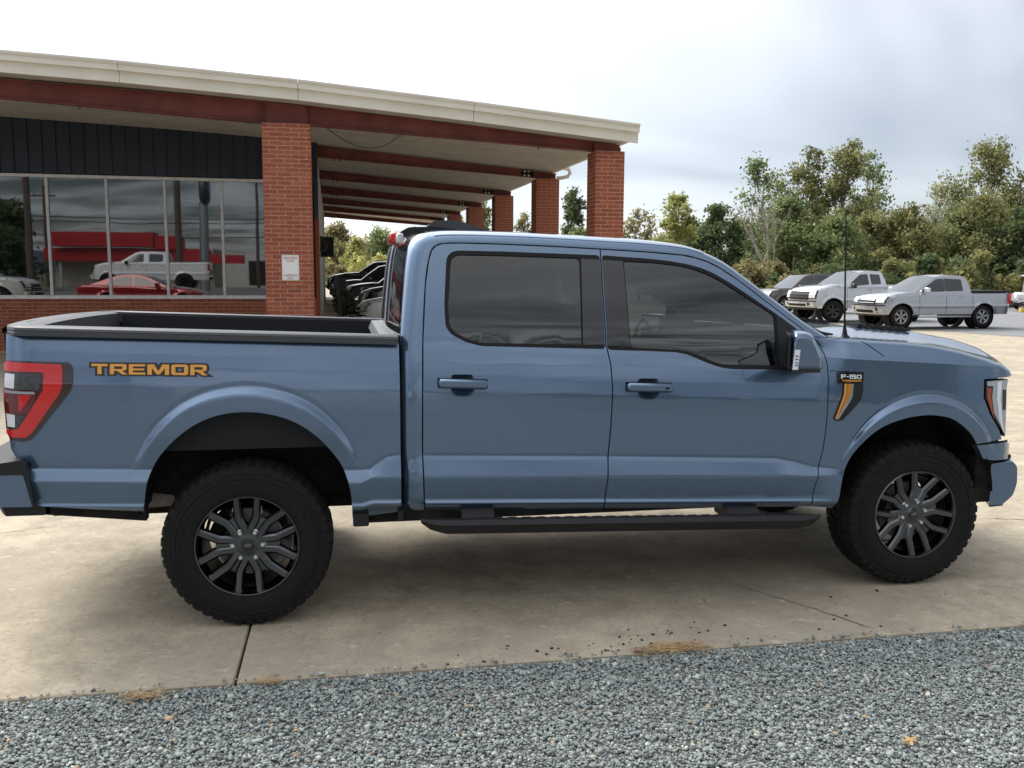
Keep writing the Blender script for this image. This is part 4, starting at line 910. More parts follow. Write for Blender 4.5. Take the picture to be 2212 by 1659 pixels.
kinds = {'F_b': F_b, 'F150': F150, 'RANGER': RANGER, 'SUV': SUV, 'SEDAN': SEDAN}
LOT = [('pickup', 'white extended cab pickup with black grille and turned front wheel', 'pickup', F_b, 'bright_silver', -7, 22.6, 29.1),
       ('pickup', 'silver crew cab pickup with chrome grille and flat black bed cover', 'pickup', RANGER, 'silver', -3, 22.1, 24.15),
       ('suv', 'dark brown parked car left of the white pickup', 'car', SUV, 'brown', -4, 24.0, 36.6),
       ('suv', 'white roofed car farthest left in the lot, mostly behind the blue truck', 'car', SUV, 'white', -4, 27.6, 48.6)]
for (nm, lab, cat, sp, col, dg, x, y) in LOT:
    l_, r_ = heading(dg, x, y, .05)
    vehicle(nm, lab, cat, GL, l_, r_, sp, P_[col], rim=(M['silver_trim'] if sp is not F_b else M['rim']), bed_cover=((-1.05, .44) if sp is RANGER else None))
def BP(x, y, z=0.0): return (x*math.cos(BROT)-y*math.sin(BROT), x*math.sin(BROT)+y*math.cos(BROT), z)
GCV = 'cars parked nose in under the canopy'
BIGSUV = dict(SUV, R=.40)
ROW = [('suv', 'white car nearest under the canopy, only its nose and lamps showing', 'car', SUV, 'white', 1.12, 20.6),
       ('pickup', 'black pickup directly behind the white car under the canopy', 'pickup', F150, 'black', 1.25, 23.4),
       ('sedan', 'low black car with amber side lamp between the dark pickups', 'car', SEDAN, 'black', .75, 26.3),
       ('sedan', 'dark grey low car midway along the canopy row', 'car', SEDAN, 'grey', 1.15, 29.4),
       ('suv', 'black tall car with silver roof line under the canopy', 'car', BIGSUV, 'black', 1.0, 33.2),
       ('suv', 'dark grey fronted car second from the far end of the row', 'car', BIGSUV, 'grey', .45, 37.6),
       ('pickup', 'farthest black pickup under the canopy, its roof highest in the row', 'pickup', F150, 'black', .30, 42.5)]
def gback(y): return .021*max(0, y-21)
for (nm, lab, cat, sp, col, nose, y) in ROW:
    nl = max(p[0] for p in sp['top'])+.16; c_ = BP(nose+nl, y, gback(y))
    vehicle(nm, lab, cat, GCV, c_, math.pi+BROT, sp, P_[col], detail=True, rim=M['rim'])
b = MB().grid([[(x, y, gback(y)*k+.004) for x, k in ((12, 0), (7.5, 1), (-20, 1))] for y in (21.02, 30, 40, 50, 61)][::-1]); b.make('slab', M['concrete'], apron)
# things across the lot behind the camera, seen only as reflections in the showroom glass and the paint
GR = 'vehicles reflected in the showroom windows'
vehicle('sedan', 'red car seen reflected low in the showroom windows', 'car', GR, BP(-8.0, .6, .26), RAD(2.2)+BROT, SEDAN, P_['red'])
vehicle('pickup', 'white crew cab pickup reflected in the middle of the showroom windows', 'pickup', GR, BP(-6.95, -11.5, .93), math.pi+BROT, dict(F150, mirror_mat=M['gloss_black']), P_['white'], rim=M['rim'])
vehicle('suv', 'white car nose reflected in the leftmost showroom window', 'car', GR, BP(-13.9, 3.4, .45), BROT, SUV, P_['white'])
b = MB().grid([[(x, y, .045*max(0, -x-4.6)+.004) for x in (-4.7, -12, -20, -34)] for y in (EDGE_Y+.02, 4, 10)]); b.make('slab', M['concrete'], apron)
M['red_panel'] = principled('red_fascia_panel', (.45, .02, .025), .45); M['cream'] = mottled('cream_wall', (.42, .40, .33), (.52, .50, .42), 1.5, .8)
st = tag(empty('filling_station', BP(0, 0, 0), BROT), 'red and cream low shop across the road, reflected in the showroom windows', 'building')
MB().box(-21.2, -9.0, -46, -40, 0, 3.8).make('wall', M['cream'], st)
MB().box(-20.8, -13.35, -40.6, -38, 3.86, 4.98).make('red_fascia', M['red_panel'], st); MB().box(-13.3, -11.3, -40.6, -38.2, 3.7, 4.7).make('red_fascia', M['red_panel'], st)
MB().box(-21.6, -9.2, -40, -38.5, 2.72, 3.72).make('red_fascia', M['red_panel'], st); MB().box(-9.2, -6.5, -40, -38.5, 2.6, 3.3).make('red_fascia', M['red_panel'], st)
for x in (-20.5, -16.5, -12.5): MB().box(x-.1, x+.1, -38.9, -38.7, 0, 3.0).make('post', M['cream'], st)
gs = tag(empty('long_shop', BP(0, 0, 0), BROT), 'long pale shop building reflected in the right hand showroom window', 'building')
MB().box(-12, 6, -60, -52, 0, 3.7).make('wall', M['white_wall'], gs); MB().box(-7.2, -5.2, -52, -51.93, .7, 3.0).make('door', M['interior'], gs); MB().box(-3.0, 2, -52, -51.93, 1.2, 2.8).make('window', M['glass_car'], gs)
os_ = tag(empty('pole_sign', BP(0, 0, 0), BROT), 'oval headed pole sign reflected in the fourth showroom window', 'sign')
MB().tube([BP(-7.7, -24, .3), BP(-7.6, -24, 6.4)], [.34, .28], 14).make('pole', M['silver_trim'], os_, rz=-BROT); MB().lathe([(.001, -.30), (.75, -.28), (.95, -.1), (.95, .1), (.75, .28), (.001, .30)], 28, axis='x', c=(-7.5, -24, 7.15)).make('sign_head', M['lamp_dark'], os_, 50)
GP = 'utility poles across the road'
def pole(x, y, h, lab, arm=True, r=.15):
    t = tag(empty('utility_pole', BP(x, y, 0)), lab, 'pole', GP); MB().tube([(0, 0, 0), (.05, 0, h)], [r, r*.7], 8).make('post', M['bark'], t)
    if arm:
        MB().box(-.9, .9, -.06, .06, h-.95, h-.80).make('crossarm', M['bark'], t)
        for q in (-.8, -.3, .3, .8): MB().tube([(q, 0, h-.8), (q, 0, h-.6)], .05, 6).make('insulator', M['alu'], t)
pole(-17.1, -20, 11.5, 'thick dark pole reflected in the leftmost window', False, .24); pole(-8.33, -18, 11.5, 'dark leaning pole reflected in the fourth window', False, .22)
pole(-21.8, -40, 8.7, 'pole with crossarm reflected beside the first window post', True); pole(-5.6, -42, 10.5, 'pole with crossarm reflected in the rightmost window', True)
for k, (z0, z1) in enumerate(((6.3, 6.5), (5.9, 6.2), (4.8, 5.0))):
    wv = MB().tube([BP(-45+6*i, -41, z0+(z1-z0)*i/14-.25*math.sin(i*math.pi/3.5)**2) for i in range(15)], .035, 5).make('power_line', M['gap_black']); tag(wv, ('topmost', 'middle', 'lowest')[k]+' overhead wire crossing the reflections in the showroom windows', 'wire', 'overhead wires across the road')
tree(BP(-20.5, -23, .3), 5.6, 5.5, 'dark', 'dark tree reflected at the left end of the showroom windows', 'trees across the road', 301, dens=1.6, base=.05, leaf=.22)
tree(BP(-25, -30, .3), 7, 6, 'olive', 'olive tree reflected beyond the left end of the windows', 'trees across the road', 302, dens=1.2, base=.05, leaf=.25)
for i, (x, y, h) in enumerate(((14, -44, 7.0), (21, -50, 9), (29, -46, 7), (38, -48, 10), (8, -66, 8))):
    tree((x, y, .3), h, h*.9, ('olive', 'dark', 'green')[i % 3], ('roadside tree mirrored dark in the blue doors, %s from the long shop' % ('first', 'second', 'third', 'fourth', 'last')[i]), 'trees across the road', 310+i, dens=1.1, base=.05, leaf=.3)
# potted plant under the canopy
pp = tag(empty('potted_plant', BP(.78, WALL+2.9, 0)), 'bushy dark green plant in a black pot under the canopy', 'plant')
MB().lathe([(.001, 0), (.17, 0), (.24, .62), (.26, .62), (.26, .68), (.22, .68), (.2, .6), (.001, .6)], 24, axis='z').make('pot', M['gloss_black'], pp, 40)
R = np.random.default_rng(4); q = R.normal(0, 1, (900, 3)); q /= np.linalg.norm(q, axis=1)[:, None]; q *= R.random((900, 1))**.4*np.array([.30, .30, .36])
link('leaves', leaves_mesh('leaves', q+np.array([0, 0, 1.02]), .06, LEAF['dark'], R.uniform(.1, .8, 900), R), None, pp)
MB().tube([(0, 0, .6), (.02, 0, 1.1)], .02, 6).make('stem', M['bark'], pp)
cart = tag(empty('golf_cart', (36.6, 37.6, .05), RAD(150)), 'white golf cart at the right edge beyond the silver pickup', 'cart')
MB().box(-1.0, 1.1, -.55, .55, .35, .75, .08).make('body', P_['white'], cart, 40); MB().box(.55, 1.25, -.55, .55, .4, .95, .12).make('cowl', P_['white'], cart, 40); MB().box(-1.0, .9, -.6, .6, 1.78, 1.86, .03).make('roof', P_['white'], cart, 40)
for (x, y) in ((-.9, -.5), (-.9, .5), (.7, -.5), (.7, .5)): MB().tube([(x, y, .7), (x*.9, y, 1.8)], .022, 6).make('roof_post', M['alu'], cart)
MB().box(-.45, .1, -.5, .5, .75, .92, .04).box(-.5, -.38, -.5, .5, .92, 1.35, .04).make('seat', M['seat'], cart, 40); MB().box(-1.1, 1.3, -.56, .56, .24, .34).make('bumper', M['black_plastic'], cart)
for (x, s_) in ((-.7, 1), (-.7, -1), (.85, 1), (.85, -1)): simple_wheel(.23, .18, M['alu'], 5, cart, (x, -.58*s_, .23), s_ < 0)
M['yellow'] = mottled('faded_yellow_paint', (.55, .36, .06), (.65, .45, .10), 3, .8)
o = MB().box(34.6, 60, 36.4, 36.65, 0, .22, .02).make('yellow_kerb', M['yellow'], rz=0); tag(o, 'faded yellow kerb under the golf cart at the right edge', 'kerb')
dk = tag(empty('suv', (30.05, 24.6, .05), RAD(176)), 'black car bumper cut off by the right edge of the view', 'car', GL)
sp = dict(SUV)
COL.objects.unlink(dk); bpy.data.objects.remove(dk)
vehicle('suv', 'black car at the right edge with just its bumper in view', 'car', GL, (27.95, 22.6, .05), RAD(178), SUV, P_['black'], rim=M['rim'])
# ================================================================== THE BLUE PICKUP
# rear axle at x = 0, nose towards +x, its right flank near y = 0 faces the camera (the lot falls gently to the right)
TR = tag(empty('pickup_truck', (0, 0, 0)), 'blue crew cab pickup with orange side lettering, black wheels and tinted windows', 'pickup')
def I(x, xs_, ys_): return np.interp(x, xs_, ys_)
LOW = [(.48, .10), (.56, .078), (.605, .050), (.640, .016), (.652, .010), (.668, .021), (.72, .013), (.787, .003), (.795, .003), (.880, .029), (.8885, .034), (.894, .0345), (.90, .032), (1.0, .031), (1.12, .030), (1.22, .036), (1.30, .050), (1.37, .068), (1.42, .083), (1.468, .100), (1.50, .113)]
_t = np.arange(.46, 1.52, .0005); _v = np.interp(_t, [a for a, _ in LOW], [b for _, b in LOW]); _k = np.exp(-.5*(np.arange(-30, 31)*.0005/.0035)**2); _k /= _k.sum()
_v = np.convolve(np.pad(_v, 30, mode='edge'), _k, 'valid')
CR_X = [-1.2, .52, .609, .64, .694, .74, 1.849, 2.80, 2.917, 3.026, 3.22]; CR_Z = [.809, .812, .815, .843, .881, .889, .895, .891, .872, .842, .835]
BD_X = [-1.2, .56, .62, 1.83, 3.02]; BD_Z = [.757, .755, .785, .795, .803]
ARCH_R = [(-.473,.560),(-.473,.612),(-.465,.684),(-.445,.783),(-.413,.858),(-.364,.924),(-.303,.985),(-.234,1.037),(-.157,1.075),(-.071,1.097),(.024,1.102),(.118,1.091),(.214,1.062),(.292,1.019),(.361,.962),(.422,.89),(.466,.824),(.496,.748),(.513,.663),(.516,.587),(.517,.54)]
def fine(p): return [tuple(q) for q in catm(np.array(p), np.linspace(0, len(p)-1, (len(p)-1)*4+1))]
def catm(A, t):
    n = len(A); out = []
    for u in t:
        i = min(int(u), n-2); f = u-i; p0, p1, p2, p3 = A[max(i-1, 0)], A[i], A[i+1], A[min(i+2, n-1)]
        out.append(.5*((2*p1)+(-p0+p2)*f+(2*p0-5*p1+4*p2-p3)*f*f+(-p0+3*p1-3*p2+p3)*f**3))
    return out
FLARE_R = [(-.51,.894),(-.478,.957),(-.433,1.028),(-.38,1.089),(-.311,1.15),(-.233,1.193),(-.147,1.223),(-.053,1.238),(.051,1.239),(.154,1.224),(.25,1.193),(.338,1.146),(.416,1.08),(.478,1.013),(.522,.947),(.556,.862)]
ARCH_F = [(3.177,.528),(3.184,.55),(3.202,.673),(3.238,.764),(3.292,.839),(3.37,.913),(3.45,.957),(3.557,.988),(3.657,1.001),(3.741,.999),(3.828,.982),(3.899,.945),(3.972,.889),(4.019,.833),(4.053,.785),(4.085,.72)]
FLARE_F = [(3.228,.835),(3.281,.918),(3.343,.985),(3.423,1.048),(3.52,1.096),(3.627,1.124),(3.737,1.129),(3.823,1.113),(3.911,1.084),(4.002,1.028),(4.067,.968),(4.125,.903),(4.146,.855)]
ARCH_R = ARCH_R[:1]+fine(ARCH_R[1:-1])+ARCH_R[-1:]; ARCH_F = fine(ARCH_F[1:])
def polar(pts, c):
    a = np.array([math.atan2(z-c[1], x-c[0]) for x, z in pts]); a = np.where(a < -1.2, a+2*math.pi, a); r = np.array([math.hypot(x-c[0], z-c[1]) for x, z in pts]); o = np.argsort(a); return a[o], r[o]
def smooth_polar(a, r):
    aa = np.linspace(a[0], a[-1], 200); rr = np.interp(aa, a, r); k = np.exp(-.5*(np.arange(-12, 13)/5.0)**2); k /= k.sum(); return aa, np.convolve(np.pad(rr, 12, mode='edge'), k, 'valid')
ARCHES = []
for ar, fl, c in ((ARCH_R, FLARE_R, (.03, .55)), (ARCH_F, FLARE_F, (3.66, .50))):
    ARCHES.append((c, smooth_polar(*polar(ar, c)), smooth_polar(*polar(fl, c))))
FLP = [(-.3, -.020), (0.0, -.030), (.56, -.031), (.62, -.029), (.80, -.004), (.84, .001), (.90, .0045), (.98, .002), (1.08, 0)]
def sstep(t): t = np.clip(t, 0, 1); return t*t*(3-2*t)
SH_Z = lambda x: 1.319-.0575*(x-3.184)
CRX = [2.98, 3.05, 3.17, 3.37, 3.6, 3.77, 3.95, 4.1, 4.2, 4.28, 4.34]; CRZ = [1.452, 1.440, 1.431, 1.418, 1.404, 1.387, 1.354, 1.315, 1.283, 1.247, 1.205]
def S(x, z):
    x = np.asarray(x, float); z = np.asarray(z, float); zb = z+.04*x
    cz, bz = I(x, CR_X, CR_Z), I(x, BD_X, BD_Z)
    w = np.where(zb < bz, .48+(zb-.48)*(.795-.48)/(bz-.48), np.where(zb < cz, .795+(zb-bz)*(.889-.795)/(cz-bz), np.where(zb < 1.05, .889+(zb-cz)*(1.05-.889)/(1.05-cz), zb)))
    low = np.interp(w, _t, _v)
    fade = sstep((x-3.0)/.25)                                     # crease dies out on the front wing
    flat = np.interp(np.clip(zb, .7, 1.5), [.7, .9, 1.2, 1.42, 1.5], [.012, .020, .026, .044, .05]); low = np.where(zb > .66, low*(1-fade)+flat*fade, low)
    zbelt = 1.468-.04*x; u = np.clip((z-zbelt)/np.maximum(.1, (1.985-.012*x)-zbelt), 0, 1.2)
    gh = .100+.177*u**1.1
    up = sstep((zb-1.462)/.012)*(1-sstep((x-3.0)/.08)); y = low*(1-up)+gh*up
    # front wing: shoulder crease, rolled top edge
    zs = SH_Z(x); k = sstep((x-3.04)/.16); y = y+k*.60*np.maximum(0, z-zs)**1.0*sstep((z-zs)/.02)
    zc = I(x, CRX, CRZ); y = y+k*.03*np.clip((z-zc+.03)/.03, 0, 1.3)**2
    # plan curvature of nose and tail
    y = y+.050*np.clip((x-3.75)/.55, 0, 1.2)**2.4+.105*np.clip((x-4.12)/.25, 0, 1.2)**4
    y = y+.040*np.clip((-.965-x)/.105, 0, 1.25)**2+.012*np.clip((-.5-x)/.5, 0, 1)
    for c, (a0, r0), (a1, r1) in ARCHES:                           # wheel arch flares
        dx, dz = x-c[0], z-c[1]; a = np.arctan2(dz, dx); a = np.where(a < -1.2, a+2*math.pi, a); r = np.hypot(dx, dz)
        ro, rc = np.interp(a, a0, r0), np.interp(a, a1, r1); q = (r-ro)/(rc-ro)
        f = np.interp(q, [p[0] for p in FLP], [p[1] for p in FLP]); lo = c[1]+.22; f = f*sstep((z-lo)/.28)*np.where(q < 1.3, 1, 0)
        y = y+f
    return y
FEAT = []
for x in np.arange(-1.06, 3.30, .0085):
    cz, bz = float(I(x, CR_X, CR_Z)), float(I(x, BD_X, BD_Z))
    for d in (-.022, -.010, -.0045, 0, .0045, .010, .020): FEAT.append((x, cz+d-.04*x))
    for d in (-.014, -.005, .002, .009, .020): FEAT.append((x, bz+d-.04*x))
    for d in (.626, .638, .645, .652, .658, .664, .674): FEAT.append((x, d-.04*x))
for c, (a0, r0), (a1, r1) in ARCHES:
    for a in np.arange(c[1]*0+.25, math.pi-.25, .0135):
        ro, rc = np.interp(a, a0, r0), np.interp(a, a1, r1)
        for q in (.30, .50, .56, .59, .62, .68, .74, .80, .83, .87, .91, .95, 1.0, 1.05, 1.10): r = ro+(rc-ro)*q; FEAT.append((c[0]+r*math.cos(a), c[1]+r*math.sin(a)))
for x in np.arange(3.12, 4.32, .009):
    for d in (-.02, -.008, 0, .004, .010, .018, .03): FEAT.append((x, SH_Z(x)+d))
    for d in (-.034, -.026, -.018, -.010): FEAT.append((x, float(I(x, CRX, CRZ))+d))
FEAT = np.array(FEAT)
def onbody(P, y0):
    # points read off at depth y0, slid along the line of view onto the body skin
    out = []
    for x, z in P:
        a, b = x, z
        for _ in range(25):
            y = float(S(a, b)); k = (y+4.481)/(y0+4.481); a = .6*a+.4*(.497+(x-.497)*k); b = .6*b+.4*(1.768+(z-1.768)*k)
        out.append((a, b))
    return out
BED = [(-1.080,1.482),(-.5,1.465),(.1,1.445),(.763,1.423),(.763,.855),(.763,.61),(.763,.564),(.563,.540)]
REAR_EDGE = [(-.48,.622),(-.956,.673),(-.975,.879),(-1.035,.889),(-1.066,.939),(-1.072,.987),(-1.074,1.362)]
CUTR = [(.882,.557),(.873,.854),(.876,1.181),(.884,1.436),(.906,1.719),(.928,1.843),(.945,1.894),(.969,1.918),(1.006,1.93),(1.095,1.933),(1.321,1.929),(1.581,1.921),(1.853,1.909)]
CUTB = [(1.853,1.909),(1.850,1.722),(1.849,1.405),(1.856,1.37),(1.868,1.295),(1.871,1.162),(1.861,.972),(1.850,.823),(1.842,.692),(1.834,.621),(1.831,.532)]
CUTF = [(1.853,1.909),(2.098,1.897),(2.315,1.881),(2.389,1.867),(2.46,1.845),(2.531,1.810),(2.634,1.743),(2.807,1.612),(2.948,1.506),(3.035,1.44),(3.074,1.395),(3.095,1.339),(3.104,1.278),(3.104,1.21),(3.100,1.139),(3.091,.927),(3.080,.821),(3.059,.729),(3.034,.636),(3.022,.537),(3.016,.497)]
WIN_F = [(1.979,1.846),(2.165,1.838),(2.31,1.821),(2.382,1.803),(2.452,1.778),(2.523,1.744),(2.662,1.657),(2.82,1.556),(2.815,1.285),(2.5,1.296),(2.443,1.311),(2.373,1.342),(2.303,1.366),(2.232,1.377),(1.984,1.390)]
MOLD_F = [(1.859,1.877),(1.971,1.869),(2.11,1.861),(2.237,1.849),(2.347,1.831),(2.42,1.812),(2.49,1.783),(2.595,1.722),(2.832,1.564),(2.955,1.476),(2.952,1.267),(2.847,1.263),(2.55,1.270),(2.478,1.281),(2.406,1.305),(2.301,1.350),(2.231,1.363),(1.856,1.379)]
WIN_R = [(1.042,1.829),(1.054,1.859),(1.085,1.872),(1.317,1.870),(1.736,1.859),(1.718,1.406),(1.182,1.422),(1.116,1.44),(1.048,1.476),(1.021,1.515),(1.02,1.612)]
MOLD_R = [(1.018,1.834),(1.025,1.862),(1.048,1.886),(1.086,1.894),(1.318,1.891),(1.748,1.879),(1.847,1.876),(1.843,1.383),(1.181,1.405),(1.110,1.424),(1.030,1.464),(1.002,1.505),(1.000,1.619)]
MOLD_F, MOLD_R, WIN_F, WIN_R = [rounded(p, .02, 3) for p in (MOLD_F, MOLD_R, WIN_F, WIN_R)]
G_ = .0032; ST = .016
panel('bed_side', offset(BED+ARCH_R[::-1]+REAR_EDGE, .001), S, M['paint'], TR, ST, extra=FEAT)
HND = {'r': (.955, 1.205, 1.225, 1.214), 'f': (1.946, 2.195, 1.188, 1.179)}
def cup_poly(k):
    x0, x1, z0, z1 = HND[k]; xm = (x0+x1)/2; zc = (z0+z1)/2
    return rounded([(xm-.058, zc-.062), (xm+.058, zc-.064), (xm+.064, zc+.044), (xm-.064, zc+.047)], .028, 5)
rd = panel('rear_door', offset(CUTR+CUTB[1:], G_), S, M['paint'], TR, ST, holes=[MOLD_R, cup_poly('r')], extra=FEAT)
fd = panel('front_door', offset(CUTB[::-1]+CUTF[1:], G_), S, M['paint'], TR, ST, holes=[MOLD_F, cup_poly('f')], extra=FEAT)
FEN = [(3.035,1.44),(3.074,1.395),(3.095,1.339),(3.104,1.278),(3.104,1.21),(3.100,1.139),(3.091,.927),(3.080,.821),(3.059,.729),(3.034,.636),(3.022,.537),(3.018,.499),(3.10,.487),(3.162,.480)]+[p for p in ARCH_F if not (p[0] > 3.9 and p[1] < .828)]+[(4.026,.824)]+onbody([(4.285,.822),(4.262,.881),(4.193,.979),(4.145,1.076),(4.141,1.181),(4.217,1.185),(4.297,1.191)], .14)+[(x, z) for x, z in zip(CRX, CRZ)][:1:-1]+[(3.05,1.438)]
fn = panel('front_wing', offset(FEN, G_*.7), S, M['paint'], TR, ST, extra=FEAT)
BUMPUP = [(4.028,.818),(4.053,.785),(4.085,.735),(4.163,.720)]+onbody([(4.302,.717),(4.313,.757),(4.304,.806),(4.285,.816)], .1)
panel('bumper_corner', offset(BUMPUP, .001), S, M['paint'], TR, ST, skirt=.05)
seal = []
def ribbon(pts, w=.022, d=.009):
    out = []
    for i, q in enumerate(pts):
        a, b = np.array(pts[max(0, i-1)]), np.array(pts[min(len(pts)-1, i+1)]); t = (b-a)/np.linalg.norm(b-a); n = np.array([-t[1], t[0]])*w*.5; out.append((np.array(q)+n, np.array(q)-n))
    return out
def densify(p, s=.03):
    o = []
    for a, b in zip(p, p[1:]):
        n = max(1, int(math.dist(a, b)/s)); o += [tuple(np.array(a)+(np.array(b)-np.array(a))*k/n) for k in range(n)]
    return o+[p[-1]]
for sd in (1, -1):
    for cut in (CUTR, CUTB, CUTF, [(4.02,.82),(4.29,.819)]):
        q = MB(); rb = ribbon(densify(cut)); rows = [[(p[0], (lambda y: y if sd > 0 else 2-y)(float(S(p[0], p[1]))+.0095), p[1]) for p in pr] for pr in rb]; q.grid(rows); q.make('door_seal', M['gap_black'], TR)
for nm, mold, win, doors, gl in (('r', MOLD_R, WIN_R, rd, M['glass_dark']), ('f', MOLD_F, WIN_F, fd, M['glass_side'])):
    for k, sd in ((0, 1), (1, -1)):
        panel('window_trim', offset(mold, .0012), S, M['satin_black'], doors[k], .02, holes=[win], off=-.0015, skirt=.010, sides=(sd,))
        panel('window_glass', offset(win, -.004), S, gl, doors[k], .05, off=.006, skirt=0, sides=(sd,))
# inner lip of the trim and the small vertical bar at the front of the rear window
for k, sd in ((0, 1), (1, -1)):
    panel('pillar_cover', [(1.742,1.857),(1.845,1.853),(1.842,1.407),(1.722,1.405)], S, M['gloss_black'], rd[k], .04, off=-.0035, skirt=.004, sides=(sd,))
    panel('pillar_cover', [(1.858,1.852),(1.974,1.845),(1.980,1.391),(1.857,1.402)], S, M['gloss_black'], fd[k], .04, off=-.0035, skirt=.004, sides=(sd,))
    panel('mirror_sail', [(2.834,1.556),(2.948,1.474),(2.946,1.275),(2.826,1.275)], S, M['black_plastic'], fd[k], .04, off=-.005, skirt=.006, sides=(sd,))
# cab shell: rounded strip round the door openings (rear corner, roof rail, A pillar)
STRIP = [(.882,.043,.557,.767,.103,.546),(.873,.032,.854,.765,.092,.846),(.876,.035,1.181,.766,.095,1.175),(.884,.087,1.436,.772,.157,1.432),(.906,.181,1.719,.797,.261,1.718),(.928,.226,1.843,.818,.326,1.872),(.945,.246,1.894,.835,.356,1.929),(.969,.255,1.918,.863,.375,1.966),(1.006,.259,1.93,.913,.389,1.987),(1.095,.261,1.933,1.051,.401,2.001),(1.321,.261,1.929,1.345,.401,1.999),(1.581,.26,1.921,1.587,.4,1.991),(1.853,.256,1.909,1.874,.396,1.979),(2.098,.253,1.897,2.113,.393,1.967),(2.315,.248,1.881,2.301,.388,1.949),(2.389,.245,1.867,2.401,.375,1.928),(2.46,.237,1.845,2.482,.357,1.897),(2.531,.226,1.81,2.581,.326,1.845),(2.634,.203,1.743,2.694,.293,1.762),(2.807,.161,1.612,2.883,.241,1.619),(2.948,.131,1.506,3.02,.201,1.514),(3.035,.111,1.44,3.151,.171,1.434)]
sp_ = np.array(STRIP); tt = np.linspace(0, len(sp_)-1, 150)
def catmull(A, t):
    n = len(A); out = []
    for u in t:
        i = min(int(u), n-2); f = u-i; p0, p1, p2, p3 = A[max(i-1, 0)], A[i], A[i+1], A[min(i+2, n-1)]
        out.append(.5*((2*p1)+(-p0+p2)*f+(2*p0-5*p1+4*p2-p3)*f*f+(-p0+3*p1-3*p2+p3)*f**3))
    return np.array(out)
spd = catmull(sp_, tt); spd[:, 1] = S(spd[:, 0], spd[:, 2])
for sd in (1, -1):
    rows = []
    for r in spd:
        c1, c2 = r[:3], r[3:]; row = []; dv = c2-c1; e = (dv*np.array([1, 0, 1])); e = e/np.linalg.norm(e)
        for k in range(11):
            a = k/10*math.pi/2; f = math.sin(a); g = 1-math.cos(a)
            p = np.array([c1[0]+e[0]*G_+(c2[0]-c1[0]-e[0]*G_)*f, c1[1]+(c2[1]-c1[1])*g, c1[2]+e[2]*G_+(c2[2]-c1[2]-e[2]*G_)*f])
            if sd < 0: p[1] = 2-p[1]
            row.append(tuple(p))
        rows.append([(row[0][0], row[0][1]+.012*sd, row[0][2])]+row)
    me = mesh('cab_corner', *(lambda b: (b.v, b.f))(MB().grid(rows if sd < 0 else [r[::-1] for r in rows])), M['paint']); auto_smooth(me, 40); link('cab_frame', me, None, TR)
# thin drip moulding along the roof rail
for sd in (1, -1):
    P = [(r[0]+(r[3]-r[0])*.62, (lambda y: y if sd > 0 else 2-y)(r[1]+(r[4]-r[1])*.215-.0012), r[2]+(r[5]-r[2])*.62) for r in spd[58:112]]; MB().tube(P, .0035, 6).make('roof_moulding', M['paint'], TR, 60)
# roof, windscreen and back of the cab between the two strips
def across(i0, i1, crown, fw, n=16, dens=1, zdrop=0):
    rows = []
    for r in spd[i0:i1:dens]:
        row = []
        for k in range(n+1):
            f = k/n; u = 1-(2*f-1)**2; row.append((r[3]+fw*u, r[4]+(2-2*r[4])*f, r[5]+crown*u**.8))
        rows.append(row)
    return rows
iroof0 = int(8.2/21*149); iroof1 = int(15.2/21*149)
MB().grid([r[::-1] for r in across(iroof0, iroof1+1, .022, 0)]).make('roof', M['paint'], TR, 60)
MB().grid([r[::-1] for r in across(iroof1, 150, .012, .16)]).make('windscreen', M['glass_clear'], TR, 60)
ib = int(2.4/21*149)
MB().grid([r[::-1] for r in across(0, ib+1, 0, -.035)]).make('cab_back', M['paint'], TR, 60)
bk = MB().grid([r[::-1] for r in across(ib, iroof0+1, .012, -.045)]).make('cab_back_upper', M['gloss_black'], TR, 60)
rows = []
for r in spd[ib+6:iroof0-14]:
    rows.append([(r[3]-.045*(1-(2*f-1)**2)-.006, r[4]+.035+(2-2*r[4]-.07)*f, r[5]) for f in np.linspace(0, 1, 13)])
MB().grid([r[::-1] for r in rows]).make('rear_window', M['glass_car'], TR, 60)
for f in (.34, .66):
    P = [(r[3]-.045*(1-(2*f-1)**2)-.012, r[4]+.035+(2-2*r[4]-.07)*f, r[5]) for r in spd[ib+6:iroof0-14:4]]; MB().tube(P, .008, 6).make('slider_frame', M['silver_trim'], TR, 50)
# high mounted brake lamp and its dark housing, aerial fin on the roof
MB().prism(rounded([(.80,1.955),(.80,2.0),(.86,2.035),(1.02,2.04),(1.16,2.02),(1.0,1.96)], .02), .72, 1.28).make('brake_lamp_housing', M['black_plastic'], TR, 40)
bl = MB().box(.758, .806, .80, .98, 1.945, 2.005, .008).box(.758, .806, 1.02, 1.2, 1.945, 2.005, .008).make('high_brake_lamp', M['red_lens'], TR, 40)
MB().box(.79, .83, .70, .798, 1.94, 2.0, .008).box(.79, .83, 1.202, 1.3, 1.94, 2.0, .008).make('cargo_lamp', M['clear_lens'], TR, 40)
MB().prism(rounded([(.955,2.0),(.985,2.062),(1.03,2.082),(1.14,2.086),(1.24,2.062),(1.40,2.005)], .03, 4), .86, .94).make('roof_fin', M['rail_plastic'], TR, 40)
